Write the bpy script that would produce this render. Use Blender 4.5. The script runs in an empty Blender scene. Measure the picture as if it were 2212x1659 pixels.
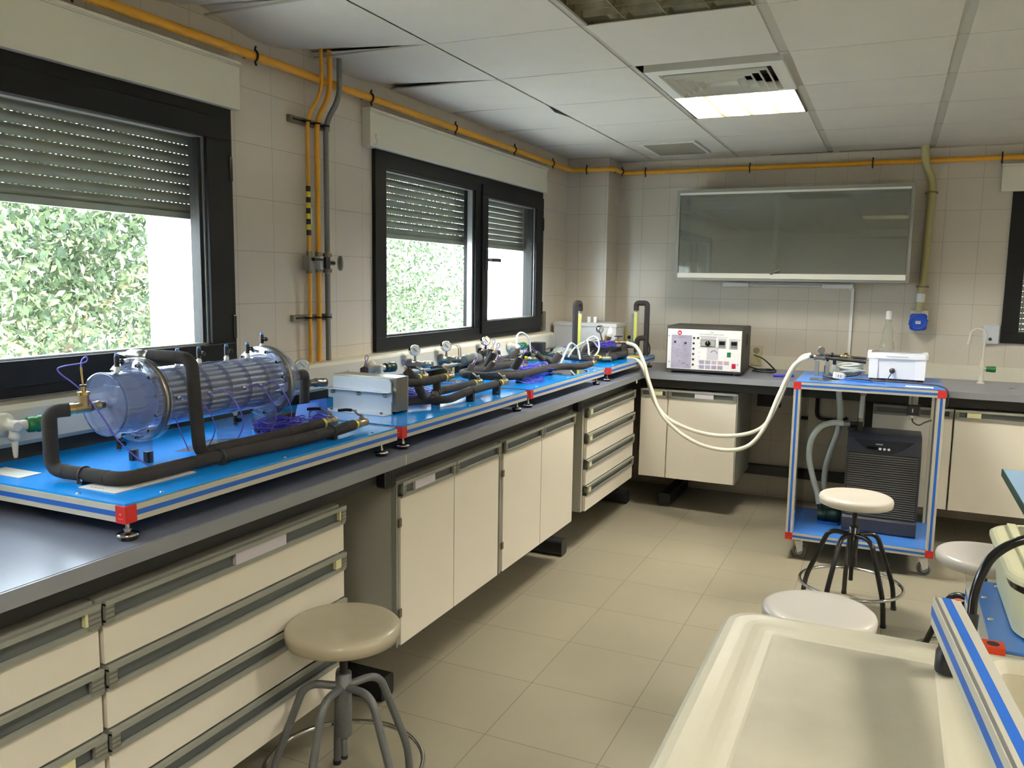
import bpy, bmesh, math, random
import numpy as np
from mathutils import Vector, Matrix
random.seed(7)
PI = math.pi
SC = bpy.context.scene
COL = SC.collection

# ------------------------------------------------------------------ materials
def lin(c):
    c = c / 255.0
    return c / 12.92 if c <= 0.04045 else ((c + 0.055) / 1.055) ** 2.4
def rgb(*c): return (lin(c[0]), lin(c[1]), lin(c[2]), 1.0)
MATS = {}
def mat(name, col, rough=0.5, metal=0.0, noise=0.0, nscale=20.0, bump=0.0, bscale=200.0, coat=0.0, spec=0.5, emit=None, estr=0.0, trans=0.0, alpha=1.0):
    m = bpy.data.materials.new(name); m.use_nodes = True
    nt = m.node_tree; b = nt.nodes['Principled BSDF']
    b.inputs['Base Color'].default_value = rgb(*col)
    b.inputs['Roughness'].default_value = rough
    b.inputs['Metallic'].default_value = metal
    b.inputs['Coat Weight'].default_value = coat
    b.inputs['Specular IOR Level'].default_value = spec
    b.inputs['Transmission Weight'].default_value = trans
    b.inputs['Alpha'].default_value = alpha
    if emit:
        b.inputs['Emission Color'].default_value = rgb(*emit); b.inputs['Emission Strength'].default_value = estr
    if noise or bump:
        tc = nt.nodes.new('ShaderNodeTexCoord')
    if noise:
        n = nt.nodes.new('ShaderNodeTexNoise'); n.inputs['Scale'].default_value = nscale; n.inputs['Detail'].default_value = 5
        nt.links.new(tc.outputs['Object'], n.inputs['Vector'])
        mr = nt.nodes.new('ShaderNodeMapRange'); mr.inputs[1].default_value = 0.3; mr.inputs[2].default_value = 0.7
        mr.inputs[3].default_value = 1 - noise; mr.inputs[4].default_value = 1 + noise
        nt.links.new(n.outputs['Fac'], mr.inputs[0])
        mx = nt.nodes.new('ShaderNodeMix'); mx.data_type = 'RGBA'; mx.blend_type = 'MULTIPLY'; mx.inputs['Factor'].default_value = 1
        mx.inputs['A'].default_value = rgb(*col)
        nt.links.new(mr.outputs[0], mx.inputs['B']); nt.links.new(mx.outputs['Result'], b.inputs['Base Color'])
    if bump:
        n2 = nt.nodes.new('ShaderNodeTexNoise'); n2.inputs['Scale'].default_value = bscale; n2.inputs['Detail'].default_value = 3
        nt.links.new(tc.outputs['Object'], n2.inputs['Vector'])
        bp = nt.nodes.new('ShaderNodeBump'); bp.inputs['Strength'].default_value = bump; bp.inputs['Distance'].default_value = 0.002
        nt.links.new(n2.outputs['Fac'], bp.inputs['Height']); nt.links.new(bp.outputs['Normal'], b.inputs['Normal'])
    MATS[name] = m
    return m

def gridmat(name, col, line, axes, origins, steps, width, rough=0.4, noise=0.03, nscale=3.0, stain=0.0, spec=0.5):
    """tiles: joints run every step along the two given world axes"""
    m = mat(name, col, rough=rough, spec=spec)
    nt = m.node_tree; b = nt.nodes['Principled BSDF']
    g = nt.nodes.new('ShaderNodeNewGeometry'); sp = nt.nodes.new('ShaderNodeSeparateXYZ'); nt.links.new(g.outputs['Position'], sp.inputs[0])
    def M(op, a, b_=None):
        n = nt.nodes.new('ShaderNodeMath'); n.operation = op
        for i, v in enumerate((a, b_)):
            if v is None: continue
            if isinstance(v, (int, float)): n.inputs[i].default_value = v
            else: nt.links.new(v, n.inputs[i])
        return n.outputs[0]
    fs = []; cells = []
    for ax, o, s in zip(axes, origins, steps):
        t = M('DIVIDE', M('SUBTRACT', sp.outputs[ax], o), s)
        cells.append(M('FLOOR', M('ADD', t, 0.5)) if False else M('FLOOR', t))
        d = M('ABSOLUTE', M('SUBTRACT', M('FRACT', M('ADD', t, 0.5)), 0.5))
        fs.append(M('LESS_THAN', M('MULTIPLY', d, s), width / 2))
    ln = M('MAXIMUM', fs[0], fs[1])
    cv = nt.nodes.new('ShaderNodeCombineXYZ'); nt.links.new(cells[0], cv.inputs[0]); nt.links.new(cells[1], cv.inputs[1])
    wn = nt.nodes.new('ShaderNodeTexWhiteNoise'); nt.links.new(cv.outputs[0], wn.inputs['Vector'])
    ns = nt.nodes.new('ShaderNodeTexNoise'); ns.inputs['Scale'].default_value = nscale; ns.inputs['Detail'].default_value = 6
    nt.links.new(g.outputs['Position'], ns.inputs['Vector'])
    v = M('ADD', M('MULTIPLY', M('SUBTRACT', wn.outputs['Value'], 0.5), noise), M('ADD', 1.0, M('MULTIPLY', M('SUBTRACT', ns.outputs['Fac'], 0.5), noise * 2 + stain)))
    mx = nt.nodes.new('ShaderNodeMix'); mx.data_type = 'RGBA'; mx.blend_type = 'MULTIPLY'; mx.inputs['Factor'].default_value = 1
    mx.inputs['A'].default_value = rgb(*col); nt.links.new(v, mx.inputs['B'])
    m2 = nt.nodes.new('ShaderNodeMix'); m2.data_type = 'RGBA'; m2.inputs['B'].default_value = rgb(*line)
    nt.links.new(ln, m2.inputs['Factor']); nt.links.new(mx.outputs['Result'], m2.inputs['A'])
    nt.links.new(m2.outputs['Result'], b.inputs['Base Color'])
    bp = nt.nodes.new('ShaderNodeBump'); bp.inputs['Strength'].default_value = 0.4; bp.inputs['Distance'].default_value = 0.001; bp.invert = True
    nt.links.new(ln, bp.inputs['Height']); nt.links.new(bp.outputs['Normal'], b.inputs['Normal'])
    return m

def glassmat(name, tint=(255, 255, 255), refl=1.0, rough=0.0, body=0.0, bodycol=(200, 210, 230)):
    """thin clear sheet: see-through with Fresnel reflections and a little surface body"""
    m = bpy.data.materials.new(name); m.use_nodes = True; nt = m.node_tree
    for n in list(nt.nodes): nt.nodes.remove(n)
    o = nt.nodes.new('ShaderNodeOutputMaterial'); t = nt.nodes.new('ShaderNodeBsdfTransparent'); g = nt.nodes.new('ShaderNodeBsdfGlossy')
    t.inputs[0].default_value = rgb(*tint); g.inputs['Roughness'].default_value = rough
    f = nt.nodes.new('ShaderNodeLayerWeight'); f.inputs[0].default_value = 0.5
    pw = nt.nodes.new('ShaderNodeMath'); pw.operation = 'POWER'; pw.inputs[1].default_value = 5.0; nt.links.new(f.outputs['Facing'], pw.inputs[0])
    ma = nt.nodes.new('ShaderNodeMath'); ma.operation = 'MULTIPLY_ADD'; ma.inputs[1].default_value = 0.9; ma.inputs[2].default_value = 0.045; nt.links.new(pw.outputs[0], ma.inputs[0])
    mt = nt.nodes.new('ShaderNodeMath'); mt.operation = 'MULTIPLY'; mt.use_clamp = True; mt.inputs[1].default_value = refl; nt.links.new(ma.outputs[0], mt.inputs[0])
    base = t.outputs[0]
    if body:
        d = nt.nodes.new('ShaderNodeBsdfDiffuse'); d.inputs[0].default_value = rgb(*bodycol)
        m1 = nt.nodes.new('ShaderNodeMixShader'); m1.inputs[0].default_value = body
        nt.links.new(t.outputs[0], m1.inputs[1]); nt.links.new(d.outputs[0], m1.inputs[2]); base = m1.outputs[0]
    mx = nt.nodes.new('ShaderNodeMixShader'); nt.links.new(mt.outputs[0], mx.inputs[0]); nt.links.new(base, mx.inputs[1]); nt.links.new(g.outputs[0], mx.inputs[2])
    nt.links.new(mx.outputs[0], o.inputs[0]); MATS[name] = m
    return m

# ------------------------------------------------------------------ mesh builder (world coordinates)
class MB:
    def __init__(s): s.v = []; s.f = []; s.m = []; s.mats = []; s.sm = []
    def mi(s, m):
        if isinstance(m, str): m = MATS[m]
        if m not in s.mats: s.mats.append(m)
        return s.mats.index(m)
    def add(s, vs, fs, m, smooth=False, T=None):
        o = len(s.v)
        if T is not None: vs = [T @ Vector(v) for v in vs]
        s.v += [tuple(v) for v in vs]; k = s.mi(m)
        for f in fs: s.f.append(tuple(i + o for i in f)); s.m.append(k); s.sm.append(smooth)
        return s
    def box(s, x0, x1, y0, y1, z0, z1, m, T=None):
        if x0 > x1: x0, x1 = x1, x0
        if y0 > y1: y0, y1 = y1, y0
        if z0 > z1: z0, z1 = z1, z0
        vs = [(x0,y0,z0),(x1,y0,z0),(x1,y1,z0),(x0,y1,z0),(x0,y0,z1),(x1,y0,z1),(x1,y1,z1),(x0,y1,z1)]
        fs = [(0,3,2,1),(4,5,6,7),(0,1,5,4),(1,2,6,5),(2,3,7,6),(3,0,4,7)]
        return s.add(vs, fs, m, False, T)
    def quad(s, a, b, c, d, m): return s.add([a,b,c,d], [(0,1,2,3)], m)
    def cyl(s, p0, p1, r, m, r1=None, n=16, cap=True, smooth=True):
        p0 = Vector(p0); p1 = Vector(p1); r1 = r if r1 is None else r1
        d = (p1 - p0).normalized(); a = d.orthogonal().normalized(); b = d.cross(a)
        vs = []
        for p, q in ((p0, r), (p1, r1)):
            for i in range(n):
                t = 2 * PI * i / n; vs.append(p + a * math.cos(t) * q + b * math.sin(t) * q)
        s.add(vs, [(i, (i + 1) % n, n + (i + 1) % n, n + i) for i in range(n)], m, smooth)
        if cap: s.add(vs, [tuple(range(n - 1, -1, -1)), tuple(range(n, 2 * n))], m, False)
        return s
    def lathe(s, base, axis, prof, m, n=24, smooth=True, cap=True):
        """prof: (distance along axis, radius) pairs"""
        base = Vector(base); d = Vector(axis).normalized(); a = d.orthogonal().normalized(); b = d.cross(a)
        vs = []
        for h, r in prof:
            for i in range(n):
                t = 2 * PI * i / n; vs.append(base + d * h + (a * math.cos(t) + b * math.sin(t)) * max(r, 1e-5))
        fs = [(k * n + i, k * n + (i + 1) % n, (k + 1) * n + (i + 1) % n, (k + 1) * n + i) for k in range(len(prof) - 1) for i in range(n)]
        s.add(vs, fs, m, smooth)
        if not cap: return s
        k = (len(prof) - 1) * n
        s.add([vs[i] for i in range(n)], [tuple(range(n - 1, -1, -1))], m); s.add([vs[k + i] for i in range(n)], [tuple(range(n))], m)
        return s
    def tube(s, pts, r, m, n=12, closed=False, cap=True, smooth=True):
        pts = [Vector(p) for p in pts]; N = len(pts); rs = r if isinstance(r, (list, tuple)) else [r] * N
        tg = []
        for i in range(N):
            if closed: t = pts[(i + 1) % N] - pts[i - 1]
            else: t = pts[min(i + 1, N - 1)] - pts[max(i - 1, 0)]
            tg.append(t.normalized() if t.length > 1e-9 else Vector((0, 0, 1)))
        a = tg[0].orthogonal().normalized(); vs = []
        for i in range(N):
            if i: a = (a - tg[i] * a.dot(tg[i])); a = a.normalized() if a.length > 1e-6 else tg[i].orthogonal().normalized()
            b = tg[i].cross(a)
            for k in range(n):
                t = 2 * PI * k / n; vs.append(pts[i] + (a * math.cos(t) + b * math.sin(t)) * rs[i])
        R = N if closed else N - 1
        fs = [(i * n + k, i * n + (k + 1) % n, ((i + 1) % N) * n + (k + 1) % n, ((i + 1) % N) * n + k) for i in range(R) for k in range(n)]
        s.add(vs, fs, m, smooth)
        if cap and not closed:
            s.add(vs[:n], [tuple(range(n - 1, -1, -1))], m); s.add(vs[-n:], [tuple(range(n))], m)
        return s
    def sphere(s, c, r, m, n=12, sc=(1, 1, 1)):
        c = Vector(c); prof = []
        vs = []; K = n // 2
        for i in range(K + 1):
            ph = PI * i / K
            for k in range(n):
                t = 2 * PI * k / n
                vs.append(c + Vector((math.sin(ph) * math.cos(t) * r * sc[0], math.sin(ph) * math.sin(t) * r * sc[1], math.cos(ph) * r * sc[2])))
        fs = [(i * n + k, (i + 1) * n + k, (i + 1) * n + (k + 1) % n, i * n + (k + 1) % n) for i in range(K) for k in range(n)]
        return s.add(vs, fs, m, True)
    def prism(s, poly, z0, z1, m, plane='xy', smooth=False):
        """poly extruded; plane names the two axes of the outline, z0/z1 lie along the third"""
        def P(a, b, c): return {'xy': (a, b, c), 'xz': (a, c, b), 'yz': (c, a, b)}[plane]
        n = len(poly); vs = [P(a, b, z0) for a, b in poly] + [P(a, b, z1) for a, b in poly]
        s.add(vs, [(i, (i + 1) % n, n + (i + 1) % n, n + i) for i in range(n)], m, smooth)
        s.add(vs, [tuple(range(n - 1, -1, -1)), tuple(range(n, 2 * n))], m)
        return s
    def merge(s, o):
        k0 = len(s.v); s.v += o.v
        for f, mi, sm in zip(o.f, o.m, o.sm):
            s.f.append(tuple(i + k0 for i in f)); s.m.append(s.mi(o.mats[mi])); s.sm.append(sm)
        return s

def fillet(pts, r=0.03, seg=6):
    pts = [Vector(p) for p in pts]; out = [pts[0]]
    for i in range(1, len(pts) - 1):
        a, b, c = pts[i - 1], pts[i], pts[i + 1]
        u = (a - b); v = (c - b); q = min(r, u.length * .49, v.length * .49)
        if q < 1e-5: continue
        p0 = b + u.normalized() * q; p1 = b + v.normalized() * q
        for k in range(seg + 1):
            t = k / seg; out.append(p0 * (1 - t) ** 2 + b * 2 * t * (1 - t) + p1 * t * t)
    out.append(pts[-1]); return out
def smoothp(pts, seg=8, closed=False):
    P = [Vector(p) for p in pts]; N = len(P); out = []
    R = N if closed else N - 1
    for i in range(R):
        p1 = P[i]; p2 = P[(i + 1) % N]
        p0 = P[i - 1] if (i or closed) else p1 * 2 - p2
        p3 = P[(i + 2) % N] if (closed or i + 2 < N) else p2 * 2 - p1
        for k in range(seg):
            t = k / seg
            out.append(0.5 * ((2 * p1) + (p2 - p0) * t + (2 * p0 - 5 * p1 + 4 * p2 - p3) * t * t + (3 * p1 - p0 - 3 * p2 + p3) * t ** 3))
    if not closed: out.append(P[-1])
    return out
def rrect(x0, x1, y0, y1, r, seg=5):
    o = []
    for cx, cy, a0 in ((x1 - r, y1 - r, 0), (x0 + r, y1 - r, PI / 2), (x0 + r, y0 + r, PI), (x1 - r, y0 + r, 1.5 * PI)):
        for k in range(seg + 1):
            a = a0 + PI / 2 * k / seg; o.append((cx + r * math.cos(a), cy + r * math.sin(a)))
    return o

def origin_of(parent):
    v = Vector((0, 0, 0)); p = parent
    while p is not None: v += p.location; p = p.parent
    return v
def obj(name, mb, parent=None, bevel=0.0, loc=None, **tags):
    """links the builder's shape as ONE mesh object; its shape was given in world coordinates"""
    me = bpy.data.meshes.new(name)
    if parent is not None: o0 = origin_of(parent)
    elif loc is not None: o0 = Vector(loc)
    else:
        xs = [v[0] for v in mb.v]; ys = [v[1] for v in mb.v]; zs = [v[2] for v in mb.v]
        o0 = Vector(((min(xs) + max(xs)) / 2, (min(ys) + max(ys)) / 2, min(zs)))
    me.from_pydata([(v[0] - o0.x, v[1] - o0.y, v[2] - o0.z) for v in mb.v], [], mb.f)
    for m in mb.mats: me.materials.append(m)
    me.polygons.foreach_set('material_index', mb.m); me.polygons.foreach_set('use_smooth', mb.sm)
    me.validate(); me.update()
    bm = bmesh.new(); bm.from_mesh(me); bmesh.ops.recalc_face_normals(bm, faces=bm.faces); bm.to_mesh(me); bm.free()
    ob = bpy.data.objects.new(name, me); COL.objects.link(ob)
    if parent is not None: ob.parent = parent
    else: ob.location = o0
    if bevel:
        bv = ob.modifiers.new('edge', 'BEVEL'); bv.width = bevel; bv.segments = 2; bv.limit_method = 'ANGLE'; bv.angle_limit = 0.9
    for k, v in tags.items(): ob[k] = v
    return ob
def thing(name, label, cat, loc, group=None):
    o = bpy.data.objects.new(name, None); COL.objects.link(o); o.location = loc; o.empty_display_size = 0.05
    o['label'] = label; o['category'] = cat
    if group: o['group'] = group
    return o
def solo(name, mb, label, cat, group=None, bevel=0.0):
    o = obj(name, mb, None, bevel); o['label'] = label; o['category'] = cat
    if group: o['group'] = group
    return o
def struct(name, mb, bevel=0.0, **t):
    o = obj(name, mb, None, bevel); o['kind'] = 'structure'
    for k, v in t.items(): o[k] = v
    return o
def copy_thing(root, loc, rotz=0.0, label=None, group=None):
    def cp(o, par):
        c = o.copy(); COL.objects.link(c)
        if par is not None: c.parent = par
        for ch in [q for q in bpy.data.objects if q.parent == o]: cp(ch, c)
        return c
    r = cp(root, None); r.location = loc; r.rotation_euler = (0, 0, rotz)
    if label: r['label'] = label
    if group: r['group'] = group
    return r
def text_mb(mb, s, size, at, right, up, m, align='CENTER', thick=0.0003, bold=0.0):
    """lettering laid on a surface as thin real geometry"""
    cu = bpy.data.curves.new('t', 'FONT'); cu.body = s; cu.size = size; cu.align_x = align; cu.extrude = thick; cu.offset = bold; cu.resolution_u = 2
    to = bpy.data.objects.new('t', cu); COL.objects.link(to)
    bpy.context.view_layer.update()
    me = to.evaluated_get(bpy.context.evaluated_depsgraph_get()).to_mesh()
    R = Vector(right).normalized(); U = Vector(up).normalized(); N = R.cross(U); A = Vector(at)
    vs = [A + R * v.co.x + U * v.co.y + N * (v.co.z + thick) for v in me.vertices]
    fs = [tuple(p.vertices) for p in me.polygons]
    if vs: mb.add(vs, fs, m)
    bpy.data.objects.remove(to); bpy.data.curves.remove(cu)
    return mb
# ------------------------------------------------------------------ material library
gridmat('wall_tile', (198, 190, 174), (158, 150, 136), (1, 2), (-3.058, 1.2165), (0.2, 0.1992), 0.0022, rough=0.28, noise=0.03)
gridmat('wall_tile_back', (198, 190, 174), (158, 150, 136), (0, 2), (2.4984, 1.2103), (0.2, 0.1992), 0.0024, rough=0.28, noise=0.03)
gridmat('floor_tile', (148, 141, 120), (106, 98, 80), (0, 1), (1.0767, -3.7116), (0.4, 0.4), 0.003, rough=0.33, noise=0.05, nscale=1.6, stain=0.22)
mat('ceiling_tile', (198, 192, 178), 0.9, noise=0.02, nscale=6, bump=0.25, bscale=350)
mat('ceiling_tee', (172, 167, 152), 0.7)
mat('ceiling_cross', (168, 164, 150), 0.7)
mat('dark_gap', (28, 26, 22), 0.9)
mat('frame_black', (13, 14, 15), 0.5, noise=0.06, nscale=60, bump=0.08, bscale=500, spec=0.25)
mat('gasket', (12, 12, 13), 0.6)
mat('alu_bright', (170, 172, 172), 0.35, metal=0.8)
mat('roller_box', (214, 211, 192), 0.55, noise=0.02, nscale=4)
mat('roller_edge', (160, 156, 140), 0.6)
mat('shutter', (152, 152, 140), 0.6, noise=0.06, nscale=8)
mat('jamb', (240, 240, 238), 0.9, noise=0.06, nscale=120, bump=0.5, bscale=90)
mat('paint_cream', (205, 200, 185), 0.6)
mat('yellow_pipe', (220, 158, 38), 0.42, noise=0.04, nscale=30)
mat('grey_pipe', (112, 114, 110), 0.45)
mat('clip_dark', (40, 34, 28), 0.5, metal=0.4)
mat('galv', (140, 132, 112), 0.45, metal=0.7, noise=0.2, nscale=70)
mat('nickel', (150, 146, 138), 0.3, metal=0.85)
mat('chrome', (205, 205, 203), 0.12, metal=1.0)
mat('brass', (186, 160, 108), 0.26, metal=0.95)
mat('bronze', (168, 150, 118), 0.32, metal=0.9, noise=0.12, nscale=90)
mat('laminate', (222, 214, 196), 0.42, noise=0.012, nscale=5)
mat('laminate_side', (170, 167, 153), 0.5, noise=0.02, nscale=5)
mat('rail_profile', (140, 141, 130), 0.42)
mat('rail_groove', (88, 92, 90), 0.4)
mat('rail_end', (126, 124, 110), 0.5)
mat('label_cream', (214, 210, 160), 0.5)
mat('seam', (60, 56, 48), 0.8)
mat('worktop', (118, 122, 136), 0.28, noise=0.025, nscale=60)
mat('worktop_edge', (132, 134, 138), 0.32)
mat('rail_black', (36, 37, 36), 0.45)
mat('foot_black', (20, 20, 21), 0.5)
mat('hinge_brown', (96, 78, 60), 0.5)
mat('duct', (208, 203, 184), 0.5, noise=0.015, nscale=5)
mat('panel_blue', (18, 150, 242), 0.16, noise=0.02, nscale=30, coat=0.2)
mat('cart_blue', (66, 122, 200), 0.25, noise=0.02, nscale=30)
mat('stripe_blue', (24, 92, 184), 0.5)
mat('extrusion', (196, 192, 176), 0.42, metal=0.15)
mat('red_cap', (196, 36, 30), 0.5)
mat('red_mark', (228, 120, 100), 0.5)
mat('foam', (42, 38, 36), 0.88, noise=0.14, nscale=40, bump=0.5, bscale=160)
mat('black_plastic', (22, 22, 24), 0.38)
mat('black_gloss', (14, 14, 15), 0.18)
mat('yellow_tape', (226, 206, 40), 0.45)
mat('flow_yellow', (196, 196, 96), 0.4)
mat('white_plastic', (226, 226, 220), 0.4)
mat('cable_blue', (66, 58, 178), 0.42)
mat('cable_violet', (96, 84, 196), 0.4)
mat('steel', (196, 199, 206), 0.26, metal=0.85, noise=0.08, nscale=14)
mat('steel_plate', (206, 211, 218), 0.40, metal=0.35, noise=0.03, nscale=20)
mat('plate_sheen', (150, 144, 130), 0.3, metal=0.85)
mat('gauge_face', (228, 226, 212), 0.4)
mat('tap_cream', (206, 200, 184), 0.4)
mat('tap_green', (14, 100, 40), 0.35)
mat('tap_green_dark', (10, 44, 22), 0.4)
mat('tap_blue', (60, 120, 200), 0.35)
mat('socket_brown', (140, 118, 60), 0.5)
mat('socket_cream', (190, 180, 140), 0.5)
mat('seat_grey', (196, 188, 172), 0.3)
mat('seat_taupe', (172, 162, 138), 0.26, noise=0.02, nscale=12)
mat('seat_mauve', (186, 180, 170), 0.28)
mat('stool_black', (20, 20, 20), 0.25)
mat('stool_grey', (92, 94, 92), 0.4, noise=0.12, nscale=160)
mat('hose_white', (222, 218, 200), 0.35)
mat('hose_clear', (196, 200, 190), 0.28)
mat('box_white', (238, 238, 236), 0.35)
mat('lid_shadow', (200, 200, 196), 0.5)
mat('chiller', (52, 53, 60), 0.36)
mat('chiller_dark', (22, 22, 26), 0.5)
mat('chiller_slat', (98, 97, 94), 0.5)
mat('pump_green', (16, 52, 40), 0.45)
mat('display', (16, 18, 24), 0.2)
mat('button_white', (230, 230, 226), 0.4)
mat('caster_grey', (150, 150, 145), 0.5)
mat('caster_rubber', (120, 122, 120), 0.7)
mat('box_beige', (196, 194, 188), 0.45)
mat('box_side', (150, 144, 124), 0.5)
mat('cabinet_grey', (126, 128, 120), 0.5)
mat('cabinet_in', (150, 152, 142), 0.7)
mat('cab_rail', (214, 212, 200), 0.45)
mat('panel_white', (232, 230, 226), 0.4)
mat('panel_case', (58, 55, 46), 0.5)
mat('panel_lilac', (166, 160, 178), 0.35, noise=0.12, nscale=16)
mat('ink', (40, 38, 40), 0.6)
mat('ink_soft', (120, 114, 124), 0.6)
mat('logo_red', (196, 28, 48), 0.4)
mat('switch_green', (14, 104, 72), 0.4)
mat('switch_red', (176, 28, 58), 0.4)
mat('panel_tint', (196, 190, 196), 0.5)
mat('panel_tint_warm', (196, 176, 184), 0.5)
mat('dial_face', (168, 170, 156), 0.45)
mat('conduit', (176, 168, 118), 0.45)
mat('socket_blue', (20, 66, 170), 0.35)
mat('fibreglass', (190, 185, 164), 0.34, noise=0.045, nscale=3.2, bump=0.12, bscale=60)
mat('fibreglass_wear', (166, 161, 141), 0.36, noise=0.16, nscale=5, bump=0.1, bscale=60)
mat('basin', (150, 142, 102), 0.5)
mat('cream_tank', (196, 194, 160), 0.38, noise=0.04, nscale=9)
mat('orange_red', (216, 66, 34), 0.5)
mat('side_table', (120, 146, 168), 0.35)
mat('vent_white', (206, 204, 192), 0.5)
mat('vent_dark', (46, 44, 38), 0.8)
mat('speaker_grille', (140, 134, 116), 0.8)
mat('lamp_reflector', (190, 186, 170), 0.12, metal=0.95)
mat('lamp_off', (172, 166, 140), 0.25, metal=0.7, noise=0.5, nscale=9)
mat('lamp_on', (255, 255, 255), 0.4, emit=(255, 250, 242), estr=250.0)
mat('lamp_tube_off', (206, 204, 196), 0.4)
mat('paper', (216, 214, 206), 0.7)
mat('tape_yellow_black', (20, 18, 14), 0.5)
mat('bark', (104, 92, 76), 0.9, noise=0.3, nscale=20)
mat('twig', (172, 158, 120), 0.8)
mat('outside_ground', (206, 202, 190), 0.95)
mat('outside_wall', (170, 164, 152), 0.9)
mat('terracotta', (150, 110, 84), 0.9)
mat('handle_dark', (30, 26, 40), 0.35)
glassmat('pane', (246, 249, 248), refl=0.6)
glassmat('cab_glass', (196, 206, 200), refl=1.8, rough=0.02, body=0.34, bodycol=(158, 160, 148))
glassmat('acrylic', (236, 241, 254), refl=1.6, rough=0.03, body=0.13, bodycol=(196, 206, 226))
glassmat('acrylic_ring', (170, 190, 236), refl=1.4, rough=0.05, body=0.4, bodycol=(116, 128, 150))
glassmat('cloudy', (226, 230, 240), refl=0.5, rough=0.1, body=0.12, bodycol=(192, 198, 208))
glassmat('clear_film', (222, 232, 240), refl=2.0, rough=0.03, body=0.10, bodycol=(210, 220, 240))
glassmat('bottle_clear', (240, 240, 234), refl=0.8, rough=0.1, body=0.30, bodycol=(210, 208, 196))
def leafmat():
    m = bpy.data.materials.new('leaf'); m.use_nodes = True; nt = m.node_tree; b = nt.nodes['Principled BSDF']
    g = nt.nodes.new('ShaderNodeNewGeometry'); r = nt.nodes.new('ShaderNodeValToRGB'); nt.links.new(g.outputs['Random Per Island'], r.inputs[0])
    r.color_ramp.elements[0].color = rgb(46, 62, 44); r.color_ramp.elements[1].color = rgb(178, 176, 150)
    e = r.color_ramp.elements.new(0.45); e.color = rgb(70, 88, 58); e = r.color_ramp.elements.new(0.75); e.color = rgb(108, 122, 84)
    nt.links.new(r.outputs[0], b.inputs['Base Color']); b.inputs['Roughness'].default_value = 0.45
    t = nt.nodes.new('ShaderNodeBsdfTranslucent'); nt.links.new(r.outputs[0], t.inputs[0]); mx = nt.nodes.new('ShaderNodeMixShader'); mx.inputs[0].default_value = 0.3
    o = nt.nodes['Material Output']; nt.links.new(b.outputs[0], mx.inputs[1]); nt.links.new(t.outputs[0], mx.inputs[2]); nt.links.new(mx.outputs[0], o.inputs[0]); MATS['leaf'] = m
leafmat()
# ------------------------------------------------------------------ camera
CAM = dict(cx=2.229, cy=-6.047, cz=1.5178, yaw=-0.43, pitch=-0.1249, roll=0.0152, f=1776.6556)
def make_camera():
    cy, sy = math.cos(CAM['yaw']), math.sin(CAM['yaw']); cp, sp = math.cos(CAM['pitch']), math.sin(CAM['pitch']); cr, sr = math.cos(CAM['roll']), math.sin(CAM['roll'])
    f = Vector((sy * cp, cy * cp, sp)); r = Vector((cy, -sy, 0)); u = r.cross(f)
    R = r * cr + u * sr; U = u * cr - r * sr
    c = bpy.data.cameras.new('camera'); c.sensor_width = 36; c.lens = CAM['f'] / 2212 * 36; c.clip_start = 0.02; c.clip_end = 200
    o = bpy.data.objects.new('camera', c); COL.objects.link(o)
    M = Matrix((R, U, -f)).transposed().to_4x4(); M.translation = Vector((CAM['cx'], CAM['cy'], CAM['cz'])); o.matrix_world = M
    SC.camera = o
make_camera()
SC.view_settings.view_transform = 'Standard'; SC.view_settings.look = 'None'; SC.view_settings.gamma = 1; SC.view_settings.use_curve_mapping = False

# ------------------------------------------------------------------ room shell
H = 2.405; XR = 6.0; YB = -9.0
W1 = (-5.71, -3.695); W2 = (-2.78, -0.765); WZ = (1.172, 2.118)   # window openings on the left wall
TH = 0.42
def wall_left():
    m = MB()
    ys = [YB, W1[0], W1[1], W2[0], W2[1], 0.0]
    for i in range(5):
        a, b = ys[i], ys[i + 1]
        if i in (1, 3):
            m.box(-0.03, 0, a, b, -0.02, WZ[0], 'wall_tile'); m.box(-0.03, 0, a, b, WZ[1], H + .25, 'wall_tile')
            m.box(-TH, -0.03, a, b, -3, WZ[0] - .002, 'jamb'); m.box(-TH, -0.03, a, b, WZ[1] + .002, H + .6, 'jamb')
        else:
            m.box(-0.03, 0, a, b, -0.02, H + .25, 'wall_tile'); m.box(-TH, -0.03, a, b, -3, H + .6, 'jamb')
    struct('wall_left', m)
wall_left()
BW = (2.865, 4.9)                                                 # window opening on the back wall
m = MB()
m.box(0, BW[0], 0, 0.03, -0.02, H + .25, 'wall_tile_back'); m.box(BW[1], XR, 0, 0.03, -0.02, H + .25, 'wall_tile_back')
m.box(BW[0], BW[1], 0, 0.03, -0.02, WZ[0], 'wall_tile_back'); m.box(BW[0], BW[1], 0, 0.03, WZ[1], H + .25, 'wall_tile_back')
m.box(-TH, BW[0], 0.03, TH, -3, H + .6, 'jamb'); m.box(BW[1], XR, 0.03, TH, -3, H + .6, 'jamb')
m.box(BW[0], BW[1], 0.03, TH, -3, WZ[0], 'jamb'); m.box(BW[0], BW[1], 0.03, TH, WZ[1], H + .6, 'jamb')
struct('wall_back', m)
struct('wall_right', MB().box(XR, XR + .1, YB, 0, 0, H + .2, 'paint_cream'))
struct('wall_front', MB().box(0, XR, YB - .1, YB, 0, H + .2, 'paint_cream'))
struct('floor', MB().box(0, XR, YB, 0, -0.02, 0, 'floor_tile'))
m = MB(); m.box(0.0, 0.318, -0.265, 0, 0.0, H + .05, 'wall_tile_back'); struct('wall_column', m)
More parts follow.
